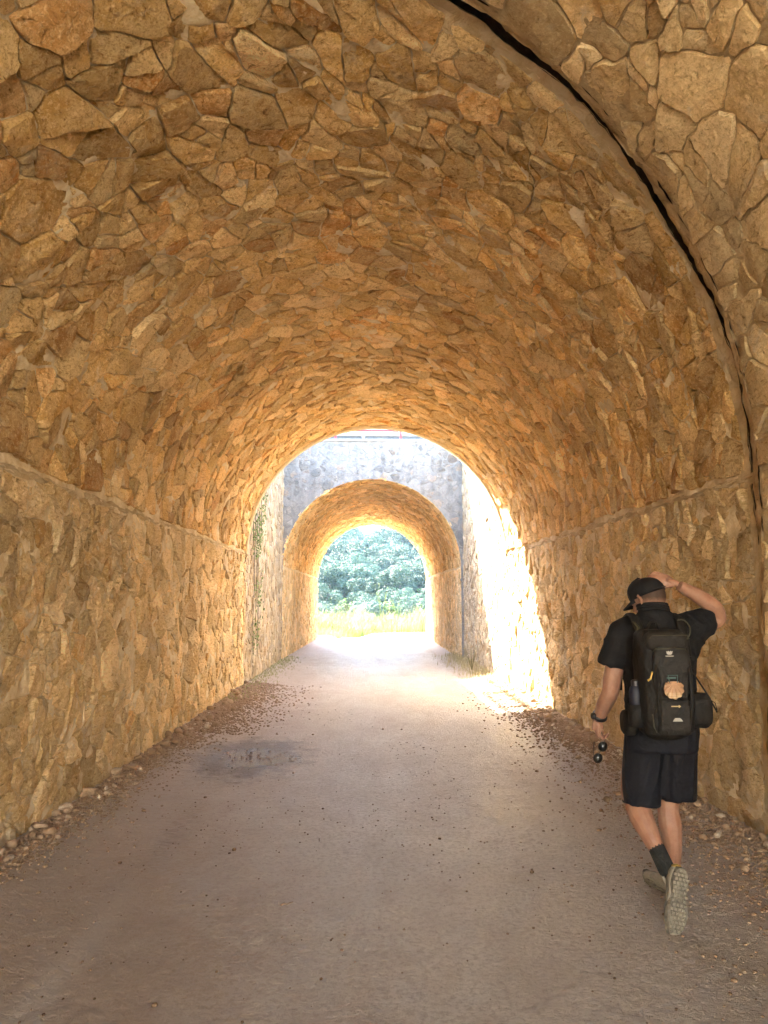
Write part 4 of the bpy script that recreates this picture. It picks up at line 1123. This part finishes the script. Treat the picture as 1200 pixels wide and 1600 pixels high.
# shirt
S = MB()
loft(S, [((0, .01, .93), .188, .128), ((0, .005, 1.03), .186, .125), ((0, .005, 1.15), .184, .122), ((0, .01, 1.28), .194, .122), ((-.002, .015, 1.38), .203, .116), ((-.002, .02, 1.440), .192, .103), ((-.002, .02, 1.478), .150, .092), ((-.004, .018, 1.505), .100, .083), ((-.010, .012, 1.525), .084, .080), ((-.018, .008, 1.542), .070, .066)], 28, 2.5)
limb(S, [(-.120, .02, 1.425), (-.178, .03, 1.405), (-.222, .042, 1.320), (-.246, .05, 1.235)], [.085, .080, .074, .074])
limb(S, [(.105, .02, 1.405), (.190, .04, 1.435), (.265, .062, 1.462), (.318, .072, 1.468)], [.098, .088, .076, .070])
limb(S, [(.150, .02, 1.30), (.200, .04, 1.385), (.262, .06, 1.43)], [.07, .066, .05])
def wr(c): return .009 * noise.noise((c.x * 9, c.y * 9, c.z * 5)) + .003 * noise.noise((c.x * 24 + c.z * 10, c.y * 20, c.z * 14)) + .008 * (1 - abs(noise.noise((c.x * 6 + c.z * 9, c.y * 6, c.z * 3 - c.x * 6)))) ** 6
shirt = remesh('shirt', S, .007, 4, BLACK, man, wr)
m = MB(); 
for k, (r_, z_) in enumerate(((.077, 1.532), (.078, 1.546), (.077, 1.560))):
    m.tube([(-.016 - .005 * k + r_ * math.cos(a), .004 + .000 * k + (r_ - .004) * math.sin(a), z_ - .014 * math.sin(a)) for a in [2 * math.pi * i / 24 for i in range(25)]], .0085, 8)
m.build('collar', BLACK, shirt, True)

# shorts
S = MB()
loft(S, [((0, .01, .80), .186, .135), ((0, .01, .88), .192, .135), ((0, .01, .97), .186, .128), ((0, .01, 1.02), .180, .122)], 28, 2.5)
limb(S, [(-.080, .02, .86), (-.092, .045, .72), (-.104, .060, .60), (-.106, .058, .505)], [(.112, .13), (.106, .115), (.098, .108), (.094, .104)], 18)
limb(S, [(.080, .02, .86), (.084, .040, .72), (.086, .05, .62), (.083, .052, .535)], [(.112, .13), (.108, .115), (.102, .105), (.098, .100)], 18)
limb(S, [(0, .03, .84), (0, .045, .70), (-.004, .055, .56)], [.10, .085, .070])
def wr2(c): return .009 * noise.noise((c.x * 8, c.y * 8, c.z * 4)) + .004 * noise.noise((c.x * 18, c.y * 18, c.z * 9)) + .010 * (1 - abs(noise.noise((c.x * 10, c.y * 10, c.z * 2.2)))) ** 5
shorts = remesh('shorts', S, .007, 3, NAVY, man, wr2)
m = MB()
for cx_, cy_, z_, r1, r2 in ((-.106, .058, .512, .094, .104), (.083, .052, .541, .098, .100)):
    m.tube([(cx_ + r1 * math.cos(a), cy_ + r2 * math.sin(a), z_ + .006 * math.sin(2 * a)) for a in [2 * math.pi * i / 28 for i in range(29)]], (.0045, .009) and .005, 6)
m.build('hem', NAVY, shorts, True)

# watch
m = MB(); wa = (Vector((-.283, .195, .925)) - Vector((-.268, .13, 1.01))).normalized(); wc = Vector((-.279, .178, .947)); u = wa.orthogonal().normalized(); v = wa.cross(u)
V = [wc + (u * math.cos(a) + v * math.sin(a)) * .0375 for a in [2 * math.pi * i / 24 for i in range(25)]]
m.tube(V, [(.005, .012)] * 25, 8, cap=False); 
wt = m.build('watch', plastic('black_rubber_strap', (.012, .012, .014), .4), man, True)
m = MB(); m.tube([wc + Vector((-.036, -.014, 0)), wc + Vector((-.047, -.018, 0))], [.019, .018], 20); m.build('dial', plastic('watch_case', (.03, .03, .035), .15, .6), wt, True)

# shoes and socks: foot frame = (heel, toe, sole normal)
def shoe(heel, toe, nrm, wide=1.0, L=.295):
    heel, toe = Vector(heel), Vector(toe); f = (toe - heel).normalized(); n_ = Vector(nrm); n_ = (n_ - f * n_.dot(f)).normalized(); s_ = f.cross(n_)   # n_ points out of the sole
    def pt(a, b, c): return heel + f * a * L + s_ * b * wide - n_ * c
    root = None
    up = MB(); secs = ((-.02, .028, .035, .060), (.06, .036, .052, .082), (.18, .038, .056, .088), (.32, .037, .052, .078), (.48, .040, .044, .060), (.64, .045, .036, .046), (.80, .045, .029, .036), (.93, .034, .022, .026), (1.0, .016, .012, .020))
    pts = [pt(a, 0, .018 + h * .5) for a, w_, h, _ in secs]
    rings = []; n = 18
    for a, w_, h, _ in secs:
        rings += [pt(a, w_ * math.cos(t_), .016 + (h * 1.25 if math.sin(t_) > 0 else .012) * math.sin(t_) * 1.0 + .004) for t_ in [2 * math.pi * k / n for k in range(n)]]
    F_ = [(i * n + k, i * n + (k + 1) % n, (i + 1) * n + (k + 1) % n, (i + 1) * n + k) for i in range(len(secs) - 1) for k in range(n)]
    F_ += [tuple(range(n)), tuple((len(secs) - 1) * n + k for k in range(n))]
    up.add(rings, F_); 
    o = up.build('shoe', SHOEU, man, True)
    sl = MB(); out = []; N = 40
    for k in range(N):
        t_ = 2 * math.pi * k / N; a = .49 - .53 * math.cos(t_); w_ = .041 + .010 * math.sin(math.pi * min(1, max(0, (a - .35) / .65))) - .013 * math.exp(-((a - .42) / .13) ** 2)
        b = w_ * math.copysign(abs(math.sin(t_)) ** .62, math.sin(t_)); out.append((a, b))
    V = []; lv = ((.94, -.004), (1.0, .0), (1.03, .010), (1.02, .022), (.95, .028))
    for sc_, h in lv:
        for a, b in out: V.append(pt(.49 + (a - .49) * (1 + (sc_ - 1) * .4), b * sc_, h + .016 * max(0, (a - .78) / .22) ** 2))
    F_ = [(i * N + k, i * N + (k + 1) % N, (i + 1) * N + (k + 1) % N, (i + 1) * N + k) for i in range(len(lv) - 1) for k in range(N)] + [tuple(range(N)), tuple((len(lv) - 1) * N + k for k in range(N))]
    sl.add(V, F_); so_ = sl.build('sole', SOLE, o, True, 40)
    # tread lugs
    tr = MB(); 
    for a in [q / 15 for q in range(0, 16)]:
        for b in (-.027, -.009, .009, .027):
            if abs(b) > .02 and (a < .04 or a > .93): continue
            if .36 < a < .5 and abs(b) < .02: continue
            j = (.004 if int(a * 15) % 2 else -.004); c0 = pt(a * .98 + .01, b + j, -.004 + .016 * max(0, (a - .78) / .22) ** 2)
            hf, hs, hn = f * .0065, s_ * .007, n_ * .0035
            tr.add([c0 - hf - hs, c0 + hf - hs, c0 + hf + hs, c0 - hf + hs, c0 - hf * .8 - hs * .8 + hn, c0 + hf * .8 - hs * .8 + hn, c0 + hf * .8 + hs * .8 + hn, c0 - hf * .8 + hs * .8 + hn],
                   [(4, 5, 6, 7), (0, 1, 5, 4), (1, 2, 6, 5), (2, 3, 7, 6), (3, 0, 4, 7)])
    tr.build('tread', TREAD, o, False)
    hp = MB(); hp.tube([pt(-.035, 0, .030), pt(-.045, 0, .060), pt(-.01, 0, .098)], [(.020, .006), (.022, .006), (.014, .006)], 10); hp.build('heel_tab', SHOEY, o, True)
    col_ = MB(); col_.tube([pt(.13 + .14 * math.cos(t_), .036 * math.sin(t_), .090 + .012 * -math.cos(t_)) for t_ in [2 * math.pi * k / 20 for k in range(21)]], .008, 8); col_.build('collar', SHOEU, o, True)
    lc = MB()
    for k in range(5): lc.tube([pt(.36 + .055 * k, -.024, .066 - .006 * k), pt(.37 + .055 * k, 0, .080 - .007 * k), pt(.36 + .055 * k, .024, .066 - .006 * k)], .0028, 6)
    lc.build('laces', SHOEY, o, True)
    return o
shoe((-.035, -.262, .272), (-.098, -.318, .012), (.17, -.95, -.12), wide=1.18)
shoe((.078, .055, .022), (.005, .330, .022), (0, 0, -1))
m = MB(); limb(m, [(-.104, -.118, .338), (-.094, -.150, .300), (-.080, -.182, .252), (-.075, -.20, .225)], [.042, .043, .043, .037]); m.build('sock', SOCK, man, True)
m = MB(); limb(m, [(.068, .098, .165), (.072, .108, .130), (.070, .120, .080)], [.037, .038, .040]); m.build('sock', SOCK, man, True)
# ------------------------------------------------------------------ backpack and what hangs on it (same local frame as the man)
pk = thing('backpack', 'dark hiking backpack with a shell and patches on its back, worn by the man', 'backpack', (MX, MY, MZ))
S = MB()
loft(S, [((-.070, -.200, .895), .080, .065), ((-.070, -.215, .925), .120, .100), ((-.070, -.225, 1.00), .134, .118), ((-.070, -.225, 1.12), .134, .120), ((-.074, -.222, 1.26), .130, .116), ((-.078, -.215, 1.36), .126, .104), ((-.078, -.205, 1.415), .120, .088), ((-.078, -.200, 1.44), .100, .06)], 30, 3.4)
def wrp(c): return .006 * noise.noise((c.x * 10, c.y * 10, c.z * 7)) + .003 * noise.noise((c.x * 26, c.y * 26, c.z * 20))
bodyp = remesh('pack_body', S, .007, 4, PACK, pk, wrp)
def bulge(name, c, r, mat, p=3.2, parent=pk):
    m = MB(); n_ = 7; loft(m, [((c[0], c[1], c[2] + r[2] * (2 * k / n_ - 1)), r[0] * (1 - abs(2 * k / n_ - 1) ** 4 * .25), r[1] * (1 - abs(2 * k / n_ - 1) ** 4 * .5)) for k in range(n_ + 1)], 24, p)
    return remesh(name, m, .006, 4, mat, parent, lambda q: .003 * noise.noise((q.x * 20, q.y * 20, q.z * 16)))
lid = bulge('top_pocket', (-.078, -.290, 1.385), (.108, .050, .050), PACK2)
fp = bulge('front_pocket', (-.070, -.330, 1.235), (.096, .030, .125), PACK2); lp = bulge('lower_pocket', (-.070, -.335, 1.015), (.100, .032, .085), PACK2)
bulge('side_pouch', (.098, -.215, 1.035), (.072, .085, .085), PACK, 2.2); bulge('hip_pouch', (-.205, -.075, .950), (.035, .070, .062), PACK)
def arc(c, rx, rz_, a0, a1, y, n=20): return [(c[0] + rx * math.cos(a), y, c[1] + rz_ * math.sin(a)) for a in [a0 + (a1 - a0) * k / n for k in range(n + 1)]]
m = MB(); m.tube([(-.165, -.340, 1.335), (-.150, -.345, 1.35), (-.005, -.345, 1.35), (.012, -.340, 1.335), (.015, -.340, 1.15)], .0028, 6); m.build('zip', OLIVE, fp, True)
m = MB(); m.tube([(-.178, -.340, 1.40), (-.165, -.345, 1.415), (.010, -.345, 1.418), (.022, -.340, 1.40)], .0028, 6); m.build('zip', OLIVE, lid, True)
for x0, lab in ((-.150, None), (.085, None)):
    m = MB(); s_ = -1 if x0 < 0 else 1
    m.tube([(x0 * .95 + s_ * .0, -.175, 1.30), (x0 - .005 * s_, -.135, 1.42), (x0 + .004 * s_, -.085, 1.492), (x0, .0, 1.515), (x0, .07, 1.49), (x0 + .01 * s_, .13, 1.40), (x0 + .03 * s_, .135, 1.25), (x0 + .05 * s_, .09, 1.10)], [(.026, .007)] * 8, 10); m.build('shoulder_strap', PACK, pk, True)
m = MB(); m.tube([(-.185, -.15, 1.478), (-.176, -.19, 1.45), (-.188, -.215, 1.40), (-.190, -.225, 1.32), (-.182, -.24, 1.26)], [(.009, .003)] * 5, 6); m.build('load_strap', OLIVE, pk, True)
m = MB(); m.tube(arc((.045, 1.435), .045, .055, -1.2, 2.0, -.20), [(.005, .003)] * 21, 6); m.build('haul_loop', OLIVE, pk, True)
m = MB(); m.tube([(-.05, -.13, 1.44), (-.065, -.15, 1.478), (-.095, -.15, 1.478), (-.11, -.13, 1.44)], .008, 8); m.build('grab_handle', PACK, pk, True)
for x0 in (-.150, .010):
    m = MB(); m.tube([(x0, -.34, 1.30), (x0 - .002, -.372, 1.20), (x0, -.372, 1.10), (x0, -.36, .95)], [(.009, .002)] * 4, 6); m.build('compression_strap', PACK, pk, True)
m = MB(); m.tube([(.060, -.19, 1.262), (.095, -.23, 1.20), (.135, -.26, 1.12), (.178, -.27, 1.030)], [(.010, .0025)] * 4, 6); m.build('loose_strap', PACK, pk, True)
m = MB(); m.tube([(.150, -.26, 1.09), (.172, -.265, 1.075), (.180, -.265, 1.04)], [(.004, .002)] * 3, 5); m.build('strap_end', PACK, pk, True)
m = MB(); m.tube([(-.180, -.30, 1.06), (-.170, -.33, 1.02), (-.172, -.34, .97), (-.160, -.34, .945), (-.148, -.34, .97), (-.152, -.345, 1.04)], .003, 6); m.build('cord_loop', OLIVE, pk, True)
BELT = MB(); BELT.tube([(.19 * math.cos(a), .015 + .142 * math.sin(a), .965) for a in [math.pi * (1.25 - 1.5 * k / 24) + 0 for k in range(25)]], [(.006, .024)] * 25, 8); BELT.build('hip_belt', PACK, pk, True)
m = MB(); m.tube([(-.172, -.345, 1.237), (-.178, -.352, 1.222), (-.184, -.352, 1.205), (-.196, -.345, 1.196)], [.005, .0045, .0045, .006], 8); m.build('yellow_buckle', plastic('yellow_plastic', (.50, .33, .08), .4), pk, True)
WHITEP = plastic('white_print', (.30, .29, .26), .6); TEALW = cloth_mat('teal_webbing', (.05, .09, .085), .7, .001)
def plate(name, pts, y, mat, th=.003, parent=pk):
    n = len(pts); V = [(x, y, z) for x, z in pts] + [(x, y - th, z) for x, z in pts]
    return mesh_obj(name, V, [tuple(range(n, 2 * n)), tuple(range(n - 1, -1, -1))] + [(i, (i + 1) % n, n + (i + 1) % n, n + i) for i in range(n)], mat, parent, False)
yf = -.3655
plate('cup_logo', [(-.106, 1.340), (-.100, 1.338), (-.096, 1.342), (-.090, 1.337), (-.084, 1.342), (-.079, 1.338), (-.074, 1.341), (-.078, 1.327), (-.084, 1.323), (-.097, 1.323), (-.103, 1.327)], yf, WHITEP, .002, fp)
plate('cup_saucer', [(-.112, 1.3185), (-.069, 1.3185), (-.071, 1.314), (-.110, 1.314)], yf, WHITEP, .002, fp)
GOLD = plastic('faded_gold_print', (.36, .27, .13), .6)
plate('arrow_badge', [(-.095, 1.0765), (-.058, 1.0765), (-.056, 1.081), (-.046, 1.074), (-.056, 1.067), (-.058, 1.0715), (-.095, 1.0715), (-.092, 1.074)], -.3685, GOLD, .003, lp)
plate('white_patch', [(-.089, 1.002), (-.082, 1.012), (-.077, 1.018), (-.054, 1.018), (-.046, 1.012), (-.040, 1.002)], -.3685, WHITEP, .003, lp)
plate('webbing_tag', [(-.108, 1.214), (-.063, 1.214), (-.063, 1.206), (-.108, 1.206)], -.362, TEALW, .004, fp)

# scallop shell hanging from the webbing
def shell_mat():
    t = NT('scallop_shell'); p = t.obj(); xyz = t.n('SeparateXYZ'); t.t.links.new(p, xyz.inputs[0]); n_ = t.noise(t.scaled(p, (1, 1, 6)), 30, 4, .6)
    col = t.ramp(n_, (.3, (.30, .19, .10)), (.55, (.46, .33, .19)), (.75, (.56, .43, .27))); col = t.mix(t.ramp(t.math('MULTIPLY_ADD', xyz.outputs[2], 22.0, .80), (.15, 0.0), (.6, .85)), col, (.30, .16, .08)); return t.fin(col, .45, t.bump(n_, .001), .4)
st = thing('scallop_shell', 'tan scallop shell tied to the middle of the backpack', 'shell', (MX - .085, MY - .378, MZ + 1.165)); st.scale = (1.5, 1.2, 1.5)
V = []; nr, nth = 12, 48
for side in (0, -.0025):
    for j in range(nr + 1):
        r = j / nr
        for i in range(nth + 1):
            a = math.radians(-128 + 256 * i / nth); rib = math.cos(i / nth * math.pi * 15)
            rr = r * (.0325 + .0011 * rib * r); 
            x = rr * math.sin(a) * 1.0; z = .0160 - (.0195 * r + rr * math.cos(a)) ; y = -(.011 * math.sin(r * math.pi * .5 + .5) + .0024 * rib * r) * (1 if True else 0) + side * -1
            V.append((x, y, z))
w1 = nth + 1; F_ = [(s_ * (nr + 1) * w1 + j * w1 + i, s_ * (nr + 1) * w1 + j * w1 + i + 1, s_ * (nr + 1) * w1 + (j + 1) * w1 + i + 1, s_ * (nr + 1) * w1 + (j + 1) * w1 + i) for s_ in range(2) for j in range(nr) for i in range(nth)]
F_ += [(nr * w1 + i, nr * w1 + i + 1, (2 * nr + 1) * w1 + i + 1, (2 * nr + 1) * w1 + i) for i in range(nth)]
SHM = shell_mat(); mesh_obj('fan', V, F_, SHM, st, True)
m = MB(); m.add([(-.018, -.006, .020), (.018, -.006, .020), (.013, -.010, .004), (-.013, -.010, .004), (-.018, -.002, .020), (.018, -.002, .020), (.013, -.003, .004), (-.013, -.003, .004)], [(0, 1, 2, 3), (7, 6, 5, 4), (0, 4, 5, 1), (3, 2, 6, 7), (0, 3, 7, 4), (1, 5, 6, 2)]); m.build('hinge', SHM, st)
m = MB(); m.tube([(-.012, -.008, .012), (-.016, -.004, .040), (.016, -.004, .040), (.012, -.008, .012)], .0016, 6); m.build('cord', TEALW, st, True)

# water bottle in the side pocket
bt = thing('water_bottle', 'dark blue water bottle in the side pocket of the backpack', 'bottle', (MX - .212, MY - .215, MZ + .975))
m = MB(); prof = [(0, .001), (.030, .0), (.034, .006), (.034, .060), (.0325, .066), (.034, .072), (.034, .150), (.028, .172), (.020, .182)]; n = 24; V = [(r * math.cos(2 * math.pi * k / n), r * math.sin(2 * math.pi * k / n), z) for r, z in prof for k in range(n)]
m.add(V, [(i * n + k, i * n + (k + 1) % n, (i + 1) * n + (k + 1) % n, (i + 1) * n + k) for i in range(len(prof) - 1) for k in range(n)]); m.build('flask', plastic('blue_bottle_enamel', (.003, .005, .015), .6), bt, True)
m = MB(); m.tube([(0, 0, .180), (0, 0, .206), (0, 0, .210)], [.021, .021, .017], 20); m.build('cap', plastic('black_cap', (.015, .015, .02), .3), bt, True, 40)
m = MB(); loft(m, [((-.212, -.215, .955), .038, .042), ((-.212, -.215, 1.02), .041, .045), ((-.210, -.213, 1.065), .040, .044)], 20, 2.4); m.build('bottle_pocket', PACK, pk, True)

# folded sunglasses dangling from the left hand
sg = thing('sunglasses', 'dark round-lens sunglasses dangling from the man\'s left hand', 'sunglasses', (MX - .272, MY + .205, MZ + .740), math.radians(-8)); sg.scale = (1.1,) * 3
FR = plastic('dark_metal_frame', (.05, .045, .04), .3, .8); LN = NT('smoke_lens').fin((.035, .035, .032), .06, spec=.8)
def lens(cx_, cz_, tilt, nm='lens'):
    n = 26; pts = []
    for k in range(n):
        a = 2 * math.pi * k / n; x = .025 * math.cos(a); z = .022 * math.sin(a) * (1 + .10 * math.sin(a)); pts.append((cx_ + x * math.cos(tilt) - z * math.sin(tilt), cz_ + x * math.sin(tilt) + z * math.cos(tilt)))
    m_ = MB(); m_.tube([(x, 0, z) for x, z in pts + pts[:1]], .0016, 6, cap=False); m_.build('rim', FR, sg, True)
    V = [(cx_, -.0008, cz_)] + [(x, 0, z) for x, z in pts] + [(cx_, .000, cz_)]; mesh_obj(nm, V, [(0, 1 + k, 1 + (k + 1) % n) for k in range(n)] + [(n + 1, 1 + (k + 1) % n, 1 + k) for k in range(n)], LN, sg, True)
lens(.012, .030, 1.15); lens(-.014, -.028, 1.15)
m = MB(); m.tube([(.004, 0, .007), (-.008, -.004, .003), (-.006, 0, -.005)], .002, 6); m.build('bridge', FR, sg, True)
m = MB(); m.tube([(.022, 0, .054), (.012, .012, .085), (.004, .022, .112)], [.0016, .002, .003], 6); m.build('temple', FR, sg, True)
m = MB(); m.tube([(-.026, 0, -.046), (-.036, .012, -.010), (-.028, .022, .05)], [.0016, .0016, .0028], 6); m.build('temple', FR, sg, True)

bpy.data.scenes.remove(TMPS)
